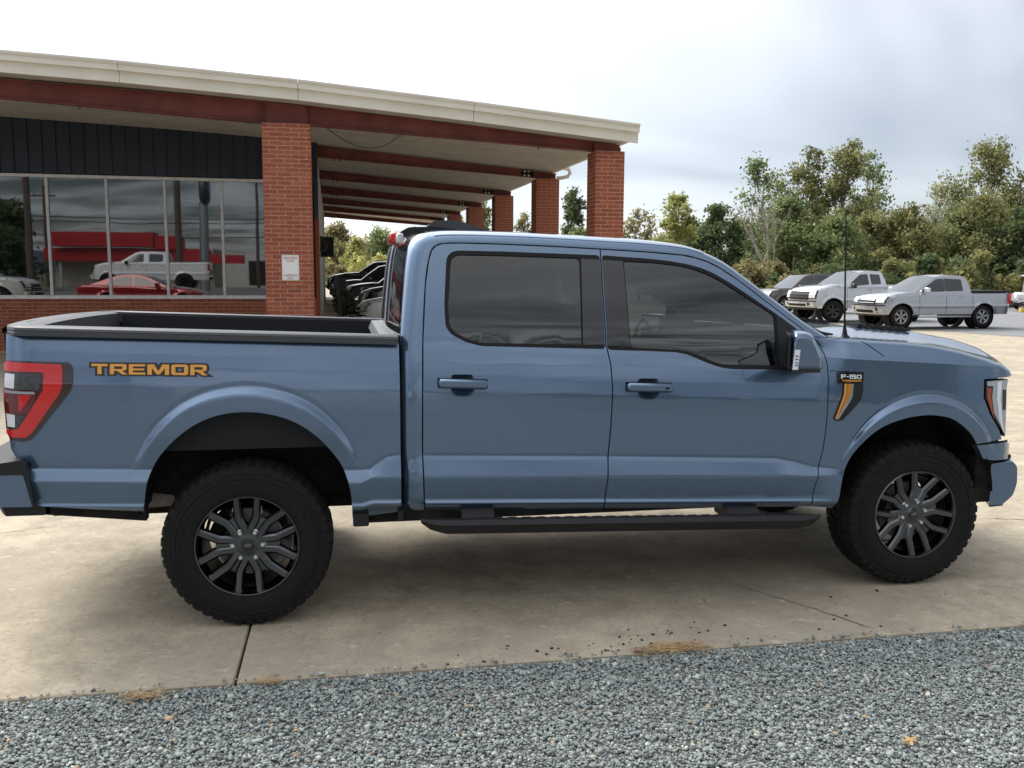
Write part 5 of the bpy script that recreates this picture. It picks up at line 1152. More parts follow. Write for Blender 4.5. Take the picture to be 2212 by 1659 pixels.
# hood
HX0 = 3.12
def hood_rows():
    rows = []
    cz_x = [3.05, 3.2, 3.5, 3.9, 4.2, 4.4, 4.52, 4.60]; cz_z = [1.452, 1.454, 1.452, 1.420, 1.375, 1.325, 1.275, 1.21]
    for tq in np.linspace(0, 1, 40):
        row = []
        for fy in np.linspace(-1, 1, 41):
            ay = abs(fy); xend = 4.335+.265*(1-ay**2.2); xs0 = 3.08+.17*(1-ay**2)*1.0; x = xs0+(xend-xs0)*tq
            xe = 3.08+(4.335-3.08)*tq; zc = float(I(xe, CRX, CRZ)); ye = float(S(xe, zc-.002))
            xm = 3.08+(4.60-3.08)*tq; zm = float(I(xm, cz_x, cz_z))
            bl_ = sstep((1-ay)/.42); pw = .016*np.exp(-((ay-.55)/.16)**2)*sstep(tq/.15)*(1-sstep((tq-.8)/.2))
            row.append((x, 1+fy*(1-ye), zc+(zm-zc)*float(bl_)+float(pw)))
        rows.append(row)
    return rows
hr = hood_rows(); hd = MB().grid([r[::-1] for r in hr][::-1]); hood = hd.make('hood', M['paint'], TR, 60)
def hood_at(x, y):
    best = None
    for r in hr:
        for p in r:
            d = (p[0]-x)**2+(p[1]-y)**2
            if best is None or d < best[0]: best = (d, p[2])
    return best[1]
for sd in (0, 1):                                                    # black vents with slats on the hood
    y0 = .47 if sd == 0 else 1.39
    q = MB()
    for k in range(7):
        x = 3.52+k*.052; z = hood_at(x, y0+.07)+.010
        q.hexa([(x, y0, z-.01), (x+.04, y0, z-.01), (x+.04, y0+.14, z-.01), (x, y0+.14, z-.01), (x, y0, z+.012), (x+.04, y0, z+.004), (x+.04, y0+.14, z+.004), (x, y0+.14, z+.012)])
    q.make('hood_vent', M['black_plastic'], hood)
panel('hood_shut_line', [(3.33,1.412),(3.339,1.412),(3.447,1.330),(3.438,1.330)], S, M['gap_black'], fn[0], .01, off=-.0006, skirt=0, sides=(1,))
# cowl, wipers, aerial
q = MB().grid([[(2.99, y, 1.452-.012*abs(y-1)), (3.14, y, 1.446-.02*abs(y-1)), (3.27, y, 1.445-.025*abs(y-1))] for y in np.linspace(.17, 1.83, 16)]); q.make('cowl', M['black_plastic'], TR, 50)
MB().tube([(3.06, .24, 1.452), (3.02, .6, 1.49), (2.98, 1.0, 1.50)], .012, 6).tube([(3.07, 1.1, 1.455), (3.03, 1.4, 1.49), (3.0, 1.7, 1.48)], .012, 6).make('wiper', M['satin_black'], TR, 40)
MB().prism(rounded([(3.0,1.44),(3.02,1.475),(3.06,1.487),(3.10,1.475),(3.13,1.462),(3.2,1.45),(3.2,1.44)], .012), .19, .27).make('cowl_end', M['black_plastic'], TR, 40)
MB().tube([(3.292, .22, 1.425), (3.290, .22, 1.44), (3.286, .22, 1.50), (3.262, .22, 2.12)], [.03, .016, .006, .0032], 8).make('aerial', M['satin_black'], TR, 40)
# front end
def gx(y, k=1.0):
    a = min(1, abs(y-1)/.95); return .30*(1-a**2.0)*k
def nose(nm, prof, mat, y0=.075, k=1.0, n=28, par=None):
    rows = []; ys_ = [y0+(1-y0)*(1-math.cos(t*math.pi/2))*1.0 for t in np.linspace(0, 1, n//2)]; ys_ = ys_+[2-y for y in ys_[::-1][1:]]
    for i, y in enumerate(ys_):
        cx_ = np.mean([p[0] for p in prof]); cz_ = np.mean([p[1] for p in prof]); s_ = .985 if i in (0, len(ys_)-1) else 1
        rows.append([(cx_+(p[0]-cx_)*s_+gx(y, k), y, cz_+(p[1]-cz_)*s_) for p in prof]+[(cx_+(prof[0][0]-cx_)*s_+gx(y, k), y, cz_+(prof[0][1]-cz_)*s_)])
    b = MB().grid([r[::-1] for r in rows]); m_ = len(prof)+1; N_ = len(rows)
    b.f.append(tuple(range(len(prof)))); b.f.append(tuple((N_-1)*m_+j for j in range(len(prof)))[::-1]); return b.make(nm, mat, par or TR, 40)
nose('front_bumper', rounded([(4.150,.700),(4.29,.712),(4.328,.678),(4.334,.577),(4.312,.504),(4.245,.45),(4.155,.449),(4.156,.494),(4.162,.566)], .02), M['paint'], .06)
nose('bumper_valance', [(4.10,.70),(4.29,.715),(4.29,.735),(4.10,.735)], M['black_plastic'], .10)
nose('lower_deflector', [(4.17,.43),(4.26,.435),(4.25,.455),(4.17,.455)], M['black_plastic'], .10)
nose('grille', [(4.14,.74),(4.25,.74),(4.245,1.0),(4.24,1.16),(4.14,1.16)], M['satin_black'], .28)
for z in (.86, 1.0): nose('grille_bar', [(4.22,z-.03),(4.27,z-.03),(4.268,z+.03),(4.22,z+.03)], M['rail_plastic'], .32)
HEADL = [(4.148,1.174),(4.217,1.179),(4.296,1.184),(4.289,1.122),(4.299,.961),(4.303,.832),(4.267,.885),(4.199,.979),(4.151,1.076)]
HEADL = onbody(HEADL, .14)
for sd in (1, -1):
    hl = panel('headlight', offset(HEADL, .003), S, M['gloss_black'], TR, .02, off=-.002, skirt=.05, sides=(sd,))[0]
    panel('headlamp_lens', onbody([(4.158,1.168),(4.220,1.173),(4.292,1.178),(4.286,1.122),(4.295,.961),(4.299,.850),(4.268,.898),(4.214,.985),(4.196,1.075),(4.198,1.140),(4.158,1.143)], .14), S, M['headlamp'], hl, .015, off=-.006, skirt=.004, sides=(sd,))
    panel('amber_reflector', onbody([(4.158,1.132),(4.190,1.130),(4.188,1.075),(4.208,.990),(4.222,.945),(4.198,.990),(4.163,1.075)], .14), S, M['amber'], hl, .015, off=-.006, skirt=.004, sides=(sd,))
    panel('light_bar', onbody([(4.225,1.165),(4.250,1.167),(4.250,1.06),(4.272,.93),(4.292,.862),(4.282,.872),(4.250,.94),(4.228,1.06)], .14), S, M['white'], hl, .02, off=-.009, skirt=.004, sides=(sd,))
    panel('projector_lens', onbody([(4.262,1.12),(4.284,1.12),(4.287,1.0),(4.270,1.0)], .14), S, M['gloss_black'], hl, .02, off=-.009, skirt=.004, sides=(sd,))
# lettering --------------------------------------------------------------
def rect(a, b, c, d): return [(a, b), (c, b), (c, d), (a, d)]
GLY = {'T': (.95, [rect(0, .77, 1, 1), rect(.37, 0, .63, .77)]), 'R': (1, [rect(0, 0, .25, 1), rect(.25, .78, .80, 1), [(.80, 1), (.93, .98), (1, .88), (1, .52), (.93, .42), (.80, .40), (.75, .40), (.75, 1)], rect(.25, .34, .80, .52), [(.42, .34), (.74, .34), (1.06, 0), (.74, 0)]]),
       'E': (.98, [rect(0, 0, .25, 1), rect(.25, .79, 1, 1), rect(.25, .41, .94, .59), rect(.25, 0, 1, .21)]), 'M': (1.3, [rect(0, 0, .2, 1), rect(.8, 0, 1, 1), [(.2, 1), (.2, .66), (.43, .05), (.5, .05), (.5, .36), (.30, 1)], [(.8, 1), (.70, 1), (.5, .36), (.5, .05), (.57, .05), (.8, .66)]]),
       'O': (1.02, [rect(0, .12, .24, .88), rect(.76, .12, 1, .88), [(0, .88), (.12, 1), (.88, 1), (1, .88), (1, .78), (0, .78)], [(0, .22), (1, .22), (1, .12), (.88, 0), (.12, 0), (0, .12)]]),
       'F': (.95, [rect(0, 0, .27, 1), rect(.27, .76, 1, 1), rect(.27, .36, .9, .58)]), '-': (.42, [rect(0, .38, 1, .60)]), '1': (.34, [rect(.30, 0, 1, 1), rect(0, .78, .3, 1)]),
       '5': (.95, [rect(0, .78, 1, 1), rect(0, .42, .26, .78), rect(.26, .42, 1, .62), rect(.74, .2, 1, .42), rect(0, 0, 1, .2)]), '0': (1.0, [rect(0, .1, .25, .9), rect(.75, .1, 1, .9), rect(.08, .78, .92, 1), rect(.08, 0, .92, .22)])}
def word(txt, x0, x1, zA, zB, zC, zD, mat, parent, off, grow=0.0, name='letter', gap=.13, sides=(1,)):
    """flat letters lying on the body surface: lower edge zA->zB, upper edge zC->zD"""
    tot = sum(GLY[c][0] for c in txt)+gap*(len(txt)-1); u = 0; out = []
    for c in txt:
        w_, polys = GLY[c]; q = MB()
        for p in polys:
            p = offset(p, -grow) if grow else ccw(p); P = []
            for (a, b) in p:
                f = (u+a*w_)/tot; x = x0+(x1-x0)*f; lo = zA+(zB-zA)*f; hi = zC+(zD-zC)*f; z = lo+(hi-lo)*b; P.append((x, float(S(x, z))+off, z))
            q.add(P, [tuple(range(len(P)))])
        out.append(q.make(name, mat, parent)); u += w_+gap
    return out
bs0 = [o for o in TR.children if o.name.startswith('bed_side')][0]
word('TREMOR', -.684, -.163, 1.294, 1.280, 1.342, 1.330, M['decal_black'], bs0, -.0016, .16, 'letter_outline')
word('TREMOR', -.684, -.163, 1.294, 1.280, 1.342, 1.330, M['orange'], bs0, -.0030, 0, 'letter')
bd = panel('badge_plate', rounded([(3.150,1.249),(3.301,1.245),(3.299,1.190),(3.153,1.187)], .006), S, M['gloss_black'], fn[0], .02, off=-.012, skirt=.014, sides=(1,))[0]
word('F-150', 3.168, 3.288, 1.2135, 1.211, 1.236, 1.2335, M['white'], bd, -.0135, 0, 'letter', .10)
word('TREMOR', 3.172, 3.288, 1.1965, 1.1945, 1.2075, 1.2055, M['orange'], bd, -.0135, 0, 'letter')
vt = panel('wing_vent', rounded([(3.187,1.186),(3.299,1.188),(3.301,1.164),(3.294,1.109),(3.275,1.078),(3.179,.982),(3.141,.982),(3.134,.995),(3.168,1.088),(3.183,1.127)], .008), S, M['black_plastic'], fn[0], .02, off=-.009, skirt=.012, sides=(1,))[0]
panel('vent_edge', [(3.230,1.184),(3.241,1.184),(3.236,1.126),(3.230,1.103),(3.156,.991),(3.145,.991),(3.169,1.034),(3.215,1.107),(3.228,1.142)], S, M['silver_trim'], vt, .02, off=-.013, skirt=.004, sides=(1,))
M['orange_dark'] = principled('orange_vent', (.42, .15, .02), .4)
panel('vent_insert', [(3.191,1.185),(3.230,1.184),(3.228,1.142),(3.215,1.107),(3.169,1.034),(3.145,.991),(3.137,.993),(3.169,1.077),(3.187,1.127)], S, M['orange_dark'], vt, .02, off=-.0125, skirt=.004, sides=(1,))
panel('vent_edge', [(3.189,1.185),(3.199,1.185),(3.195,1.127),(3.177,1.077),(3.144,.993),(3.136,.993),(3.167,1.077),(3.185,1.127)], S, M['orange'], vt, .02, off=-.014, skirt=.004, sides=(1,))
for k in range(17):
    z = 1.176-k*.0085; xa = float(I(z, [.99, 1.077, 1.127, 1.185], [3.15, 3.186, 3.204, 3.209])); xb = float(I(z, [.99, 1.034, 1.107, 1.142, 1.185], [3.147, 3.171, 3.214, 3.226, 3.228]))
    if xb-xa > .004: panel('vent_slat', rect(xa, z, xb, z+.0038), S, M['orange'], vt, .02, off=-.0145, skirt=.003, sides=(1,))
panel('wing_brow', [(3.115,1.257),(3.313,1.246),(3.309,1.2415),(3.115,1.2535)], S, M['gap_black'], fn[0], .02, off=-.001, skirt=0, sides=(1,))
# door handles
def handle(x0, x1, z0, z1, door, key, sd):
    """cup pressed into the door skin with a bar handle in front of it"""
    f = lambda y: y if sd > 0 else 2-y
    zc_ = lambda x: z0+(z1-z0)*(x-x0)/(x1-x0); xm = (x0+x1)/2; yb = float(S(xm, zc_(xm))); hh = .023
    def bar(xa, xb, h, ya, yb_, c, nm, mat, par):
        q = MB().box(xa, xb, -h, h, 0, 1, 0); q = MB()
        b = MB().box(xa, xb, ya, yb_, -h, h, c); b.v = [(x, f(float(S(x, zc_(x)))+y), z+zc_(x)) for x, y, z in b.v]
        if sd < 0: b.f = [q_[::-1] for q_ in b.f]
        return b.make(nm, mat, par, 40)
    kk = 'f' if x0 > 1.5 else 'r'; cp = cup_poly(kk); zm = (z0+z1)/2-.008
    bowl = lambda x, z: S(x, z)+.026*np.clip(1-((x-xm)/.062)**2, 0, 1)**.5*np.clip(1-((z-zm)/.056)**2, 0, 1)**.6
    panel('handle_cup', offset(cp, -.001), bowl, M['paint'], door, .010, off=.0012, skirt=0, sides=(sd,))
    lip = MB(); P = []
    for k in range(13):
        a = math.pi+math.pi*k/12; P.append((xm+.056*math.cos(a), f(float(S(xm, zc_(xm)-.05))-.003), zc_(xm)-.040+.024*math.sin(a)))
    lip.tube(P, .0034, 6).make('cup_lip', M['paint'], door, 60)
    bar(x0-.003, x1+.003, hh+.0025, -.006, .004, .003, 'handle_base', M['gap_black'], door)
    h_ = bar(x0, x1, hh, -.040, -.008, .010, 'door_handle', M['paint'], door)
    if key: bar(x1-.045, x1-.026, .005, -.042, -.039, 0, 'key_button', M['gap_black'], h_)
for k, sd in ((0, 1), (1, -1)):
    handle(*HND['r'], rd[k], False, sd); handle(*HND['f'], fd[k], sd > 0, sd)
# tail lamps wrap the rear corner
TAIL = [(-1.070,1.346),(-1.057,1.361),(-.783,1.35),(-.766,1.326),(-.768,1.251),(-.779,1.213),(-.918,1.038),(-.955,.99),(-.99,.978),(-1.053,.988),(-1.070,1.026),(-1.072,1.224)]
RED = [(-1.067,1.340),(-1.057,1.355),(-.818,1.340),(-.810,1.321),(-.812,1.241),(-.83,1.198),(-.953,1.023),(-.979,.999),(-1.043,.998),(-1.068,1.015),(-1.068,1.039),(-1.046,1.031),(-1.011,1.04),(-.979,1.088),(-.898,1.221),(-.892,1.295),(-.901,1.306),(-1.068,1.311)]
wx = lambda P: [(x-.013*min(1, max(0, (-.95-x)/.1)), z) for x, z in P]
for sd in (1, -1):
    tl = panel('tail_light', rounded(wx(TAIL), .012), S, M['smoke_lens'], TR, .018, off=-.008, skirt=.014, sides=(sd,))[0]
    panel('red_lamp', wx(RED), S, M['red_lens'], tl, .018, off=-.0115, skirt=.003, sides=(sd,))
    panel('reverse_lamp', wx([(-1.062,1.300),(-1.014,1.297),(-1.018,1.229),(-1.066,1.234)]), S, M['clear_lens'], tl, .015, off=-.011, skirt=.003, sides=(sd,))
    panel('lamp_grid', wx([(-1.012,1.300),(-.904,1.299),(-.904,1.253),(-.918,1.221),(-1.016,1.229)]), S, M['lamp_dark'], tl, .015, off=-.011, skirt=.003, sides=(sd,))
    rl = panel('rear_reflector', wx([(-1.070,1.226),(-.925,1.218),(-.930,1.184),(-.966,1.109),(-1.069,1.114),(-1.071,1.16)]), S, M['dark_red_lens'], tl, .015, off=-.015, skirt=.006, sides=(sd,))[0]
    panel('lamp_rim', wx([(-1.064,1.222),(-.932,1.215),(-.932,1.204),(-1.064,1.210)]), S, M['silver_trim'], tl, .02, off=-.017, skirt=.003, sides=(sd,))
    panel('stop_lamp', wx([(-.997,1.203),(-.948,1.200),(-.992,1.123),(-1.001,1.125)]), S, M['red_lens'], tl, .015, off=-.017, skirt=.003, sides=(sd,))
    panel('reverse_lamp', wx([(-1.062,1.111),(-1.020,1.106),(-1.023,1.047),(-1.060,1.048)]), S, M['clear_lens'], tl, .015, off=-.011, skirt=.003, sides=(sd,))
    panel('lamp_grid', wx([(-1.018,1.106),(-.971,1.105),(-1.011,1.049),(-1.021,1.047)]), S, M['lamp_dark'], tl, .015, off=-.011, skirt=.003, sides=(sd,))
# tailgate and rear bumper
def tx(y): a = min(1, abs(y-1)/.93); return -.085*(1-a**2.4)
ys_ = np.linspace(.150, 1.850, 23)
rows = [[(xx+tx(y), y, z) for y in ys_] for (xx, z) in ((-1.070, .90), (-1.076, 1.0), (-1.080, 1.2), (-1.081, 1.36), (-1.086, 1.46), (-1.078, 1.484))]
MB().grid([[p for p in r[::-1] if .2 < p[1] < 1.8] for r in rows]).make('tailgate', M['paint'], TR, 40)
rows = [[(xx+tx(y)*k, y, z+.006*(1-((y-1)/.93)**2)) for y in ys_] for (xx, z, k) in ((-1.078, 1.478, 1), (-1.082, 1.502, 1), (-1.060, 1.518, 1), (-.985, 1.514, .8), (-.95, 1.505, .6), (-.945, 1.30, .6), (-.945, .93, .6))]
tc_ = MB().grid(rows).make('tailgate_cap', M['rail_plastic'], TR, 40)
MB().grid([[(-1.025+tx(y), y, 1.5215), (-1.018+tx(y), y, 1.5215)] for y in np.linspace(.45, 1.55, 12)]).make('cap_groove', M['gap_black'], tc_)
def rearb(nm, prof, mat, y0):
    rows = []; yy = list(np.linspace(y0, .35, 7))+list(np.linspace(.45, 1.55, 8))+list(np.linspace(1.65, 2-y0, 7))
    for y in yy:
        a = min(1, abs(y-1)/(1-y0)); k = -.13*(1-a**5); rows.append([(p[0]+k*(1 if p[0] < -1.02 else .2), y, p[1]) for p in prof+prof[:1]])
    b = MB().grid(rows); m_ = len(prof)+1; b.f.append(tuple(range(len(prof)))[::-1]); b.f.append(tuple((len(rows)-1)*m_+j for j in range(len(prof)))); return b.make(nm, mat, TR, 35)
rearb('rear_bumper', rounded([(-1.15,.834),(-.986,.831),(-.952,.678),(-1.15,.684)], .012), M['paint'], -.015)
rearb('bumper_step_pad', rounded([(-1.15,.870),(-1.13,.884),(-1.0,.902),(-.975,.884),(-.967,.851),(-.948,.678),(-.955,.676),(-.988,.833),(-1.15,.836)], .006), M['black_plastic'], -.02)
rearb('bumper_underside', [(-1.12,.685),(-1.095,.622),(-.93,.620),(-.90,.630),(-.90,.685)], M['black_plastic'], .05)
MB().hexa([(-.92,.05,.622),(-.47,.05,.572),(-.47,.12,.572),(-.92,.12,.622),(-.92,.05,.69),(-.47,.05,.635),(-.47,.12,.635),(-.92,.12,.69)]).make('splash_guard', M['under'], TR)
# bed
def railz(x): return 1.482-.0327*(x+1.067)
for sd in (1, -1):
    f = lambda y: y if sd > 0 else 2-y
    prof = [(.058, -.004), (.056, .010), (.060, .013), (.060, .020), (.057, .023), (.062, .034), (.072, .040), (.15, .043), (.165, .036), (.165, -.03)]
    rows = [[(x+(-.10*((.165-a)/.11)*.0 if False else 0), f(a+(.075*max(0, (-.985-x)/.085)**2)), railz(x)+b) for a, b in prof] for x in [-1.07, -1.05, -1.02, -.985]+list(np.linspace(-.9, .757, 12))]
    cp_ = MB().grid(rows if sd < 0 else [r[::-1] for r in rows]); cp_.f.append(tuple(range(len(prof)))); cp_.make('bed_rail_cap', M['rail_plastic'], TR, 25)
    MB().grid([[(x, f(.166), railz(x)+.02), (x, f(.17), railz(x)-.09), (x, f(.12), railz(x)-.10), (x, f(.12), .93)] for x in (-.945, .70)]).make('bed_inner_wall', M['bed_liner'], TR)
    for x in (-.72, -.35, .02, .38, .62): MB().box(x-.05, x+.05, min(f(.125), f(.16)), max(f(.125), f(.16)), .93, railz(x)-.10, .008).make('bed_rib', M['bed_liner'], TR)
    MB().box(-.94, -.90, min(f(.125), f(.24)), max(f(.125), f(.24)), .95, 1.40, .01).make('bed_post', M['bed_liner'], TR)
MB().box(-.95, .72, .12, 1.88, .90, .93).make('bed_floor', M['bed_liner'], TR)
fb = MB().box(.70, .745, .10, 1.90, .80, 1.405, .008).make('bed_front_wall', M['bed_liner'], TR, 40)
MB().hexa([(.655,.17,1.405),(.752,.17,1.405),(.752,1.83,1.405),(.655,1.83,1.405),(.675,.17,1.452),(.752,.17,1.456),(.752,1.83,1.456),(.675,1.83,1.452)]).make('bed_front_cap', M['silver_trim'], TR)
for k in range(13): MB().box(-.94, .70, .25+k*.12, .30+k*.12, .93, .942, .004).make('bed_floor_rib', M['bed_liner'], TR)
# inside of the cab
MB().box(.92, 3.05, .12, 1.88, .60, .68).make('cab_floor', M['interior'], TR)
MB().box(2.62, 3.08, .14, 1.86, .70, 1.28, .05).hexa([(2.60,.16,1.20),(3.10,.16,1.26),(3.10,1.84,1.26),(2.60,1.84,1.20),(2.62,.16,1.36),(3.10,.16,1.40),(3.10,1.84,1.40),(2.62,1.84,1.36)]).make('dashboard', M['interior'], TR, 40)
MB().lathe([(.185, -.016), (.201, 0), (.185, .016), (.169, 0)], 28, axis='x', c=(2.50, 1.42, 1.28), close=True).make('steering_wheel', M['interior'], TR, 60)
def seat(x, y, w_, nm='seat', hd_=True):
    s = MB().box(x-.05, x+.50, y-w_/2, y+w_/2, .84, 1.02, .05); s.hexa([(x-.10,y-w_/2,.98),(x+.08,y-w_/2,.98),(x+.08,y+w_/2,.98),(x-.10,y+w_/2,.98),(x-.24,y-w_/2+.04,1.60),(x-.12,y-w_/2+.04,1.60),(x-.12,y+w_/2-.04,1.60),(x-.24,y+w_/2-.04,1.60)]); o = s.make(nm, M['seat'], TR, 50)
    if hd_: MB().box(x-.27, x-.15, y-.13, y+.13, 1.63, 1.80, .04).make('headrest', M['seat'], o, 50)
seat(2.0, .52, .54); seat(2.0, 1.48, .54)
sb = MB().box(.99, 1.45, .24, 1.76, .80, 1.0, .05).hexa([(.98,.24,.95),(1.12,.24,.95),(1.12,1.76,.95),(.98,1.76,.95),(.90,.26,1.55),(1.0,.26,1.55),(1.0,1.74,1.55),(.90,1.74,1.55)]).make('rear_bench', M['seat'], TR, 50)
for y in (.5, 1.0, 1.5): MB().box(.88, .98, y-.13, y+.13, 1.57, 1.74, .04).make('headrest', M['seat'], sb, 50)
MB().box(1.0, 2.35, .42, 1.58, 1.90, 1.93).make('headliner', M['interior'], TR)
MB().box(2.42, 2.44, .88, 1.12, 1.72, 1.79, .01).make('rear_view_mirror', M['interior'], TR)
for sd in (1, -1):
    f = lambda y: y if sd > 0 else 2-y
    MB().box(.93, 3.0, min(f(.10), f(.16)), max(f(.10), f(.16)), .62, 1.33, .02).make('inner_door_panel', M['interior'], TR)
# underside
MB().box(.55, 3.2, .10, 1.90, .50, .60).box(-1.0, 4.2, .42, .54, .52, .68).box(-1.0, 4.2, 1.46, 1.58, .52, .68).box(.75, 3.1, .045, .10, .515, .60).make('chassis', M['under'], TR)
MB().box(-.6, .6, .34, 1.66, .92, .96).box(3.2, 4.15, .30, 1.7, .98, 1.05).box(3.3, 4.1, .55, 1.45, .5, .95).make('inner_floor', M['under'], TR)
ax = MB().tube([(0, .34, .415), (0, 1.66, .415)], .055, 10); ax.lathe([(.001, -.16), (.12, -.12), (.15, 0), (.12, .12), (.001, .16)], 16, c=(0, 1.0, .415)); ax.make('rear_axle', M['under'], TR, 40)
MB().tube([(3.69, .34, .415), (3.69, 1.66, .415)], .05, 10).make('front_axle', M['under'], TR, 40)
MB().tube([(.16, .44, .34), (.24, .46, .66), (.36, .50, 1.0)], .032, 10).make('shock_absorber', M['exhaust'], TR, 40)
MB().box(-.62, .62, .46, .53, .50, .55, .01).make('leaf_spring', M['under'], TR)
ex_ = MB().tube([(-.96, .34, .60), (-.62, .36, .60), (-.40, .40, .60)], .045, 12).tube([(-.42, .42, .60), (-.1, .6, .58), (.5, .7, .56)], .035, 10); ex_.make('exhaust', M['exhaust'], TR, 40)
MB().tube([(.42, .62, .575), (1.35, .62, .575)], .11, 14).make('silencer', M['exhaust'], TR, 40)
for (c, r) in (((.03, .58), .53), ((3.66, .52), .50)):
    for sd in (1, -1):
        q = MB(); rows = []
        for a in np.linspace(.04, math.pi-.04, 30): rows.append([(c[0]+r*math.cos(a), (y if sd > 0 else 2-y), c[1]+r*math.sin(a)) for y in (.035, .36)])
        q.grid(rows); q.add([(c[0]+r*math.cos(a), (.36 if sd > 0 else 1.64), c[1]+r*math.sin(a)) for a in np.linspace(.04, math.pi-.04, 30)], [tuple(range(30))]); wl_ = q.make('wheel_arch_liner', M['under'], TR, 50)
        if c[0] < 1 and sd > 0:
            for x in (-.2, .03, .26): MB().lathe([(.001, 0), (.008, 0), (.008, .004)], 8, c=(x, .33, .985)).make('liner_clip', M['gap_black'], wl_)
[MB().box(4.07, 4.192, a_, b_, .47, .745, .01).make('bumper_liner', M['under'], TR) for a_, b_ in ((.066, .60), (1.40, 1.934))]; MB().box(.52, .60, .03, .12, .50, .565, .006).make('mud_guard_end', M['black_plastic'], TR); MB().box(.745, .775, .02, .09, .525, .572, .006).make('jack_pad', M['black_plastic'], TR)
# power running board on two arms
for sd in (1, -1):
    f = lambda y: y if sd > 0 else 2-y
    q = MB(); rows = []
    zt = lambda x: .552-.0315*(x-.945)
    for (x, w_, h_) in ((.855, .4, .25), (.90, .8, .7), (.98, 1, 1), (2.90, 1, 1), (2.98, .8, .7), (3.02, .4, .3)):
        yc, hw_ = -.070, .052*w_; z1 = zt(x); z0 = z1-.068*h_-.006
        rows.append([(x, f(yc-hw_), z1-.022*h_), (x, f(yc-hw_+.018), z1), (x, f(yc+hw_), z1-.012), (x, f(yc+hw_), z0+.006), (x, f(yc-hw_+.03), z0), (x, f(yc-hw_), z1-.022*h_)])
    q.grid(rows if sd > 0 else [r[::-1] for r in rows]); q.f.append(tuple(range(5))); q.f.append(tuple(5*6+i for i in range(5))); rb = q.make('running_board', M['black_plastic'], TR, 30)
    for k in range(22):
        x = 1.15+k*.075; MB().box(x, x+.045, min(f(-.095), f(-.04)), max(f(-.095), f(-.04)), zt(x)-.013, zt(x)-.0035).make('tread_rib', M['black_plastic'], rb)
    for (xa, xb) in ((1.07, 1.24), (2.53, 2.70)):
        za = zt(xa)-.052; zb_ = za+.085
        MB().hexa([(xa, min(f(-.02), f(.20)), za), (xb, min(f(-.02), f(.20)), za), (xb, max(f(-.02), f(.20)), za), (xa, max(f(-.02), f(.20)), za), (xa, min(f(.045), f(.24)), zb_), (xb, min(f(.045), f(.24)), zb_), (xb, max(f(.045), f(.24)), zb_), (xa, max(f(.045), f(.24)), zb_)]).make('step_arm', M['black_plastic'], TR)
# door mirrors
for sd, door in ((1, fd[0]), (-1, fd[1])):
    f = lambda y: y if sd > 0 else 2-y
    # mirror head: cross sections through y, outboard to inboard
    out = rounded([(2.744,1.300),(2.752,1.462),(2.765,1.486),(2.83,1.484),(2.868,1.468),(2.905,1.40),(2.930,1.345),(2.934,1.292),(2.920,1.283),(2.76,1.285)], .012, 3)
    cx_, cz_ = 2.83, 1.37; rows = []
    for (y, s_) in ((-.205, .72), (-.198, .86), (-.18, .95), (-.14, 1.0), (-.02, 1.0), (.02, .96), (.035, .85)): rows.append([(cx_+(p[0]-cx_)*s_, f(y), cz_+(p[1]-cz_)*s_) for p in out+out[:1]])
    q = MB().grid(rows if sd > 0 else [r[::-1] for r in rows]); m_ = len(out)+1; q.f.append(tuple(range(len(out)))[::sd]); q.f.append(tuple(6*m_+j for j in range(len(out)))[::-sd]); sh = lambda b: (setattr(b, 'v', [(x+.40*((y if sd > 0 else 2-y)+.2), y, z) for x, y, z in b.v]), b)[1]; mh = sh(q).make('door_mirror', M['paint'], TR, 40)
    sh(MB().box(2.735, 2.746, min(f(-.19), f(.025)), max(f(-.19), f(.025)), 1.295, 1.475, .004)).make('mirror_rim', M['black_plastic'], mh)
    sh(MB().box(2.731, 2.7345, min(f(-.175), f(.01)), max(f(-.175), f(.01)), 1.31, 1.46)).make('mirror_glass', M['mirror'], mh)
    sh(MB().prism(rounded([(2.865,1.462),(2.906,1.40),(2.934,1.345),(2.938,1.288),(2.868,1.284)], .008), min(f(-.10), f(.034)), max(f(-.10), f(.034)))).make('mirror_shell', M['gloss_black'], mh)
    sh(MB().box(2.75, 2.925, min(f(-.15), f(.02)), max(f(-.15), f(.02)), 1.268, 1.287, .006)).make('mirror_base', M['gloss_black'], mh)
    sh(MB().hexa([(2.80, min(f(-.03), f(.12)), 1.255), (2.88, min(f(-.03), f(.12)), 1.255), (2.88, max(f(-.03), f(.12)), 1.255), (2.80, max(f(-.03), f(.12)), 1.255), (2.80, min(f(-.03), f(.12)), 1.30), (2.90, min(f(-.03), f(.12)), 1.30), (2.90, max(f(-.03), f(.12)), 1.30), (2.80, max(f(-.03), f(.12)), 1.30)])).make('mirror_arm', M['gloss_black'], mh)
    if sd > 0:
        stk = MB().hexa([(2.753, -.2085, 1.292), (2.783, -.2085, 1.292), (2.783, -.2065, 1.292), (2.753, -.2065, 1.292), (2.763, -.207, 1.395), (2.793, -.207, 1.395), (2.793, -.205, 1.395), (2.763, -.205, 1.395)]).make('paper_tag', M['white'], mh)
        for z in (1.312, 1.325, 1.343, 1.36): MB().box(2.765, 2.783, -.2098, -.2083, z, z+.005).make('tag_print', M['lamp_dark'], stk)

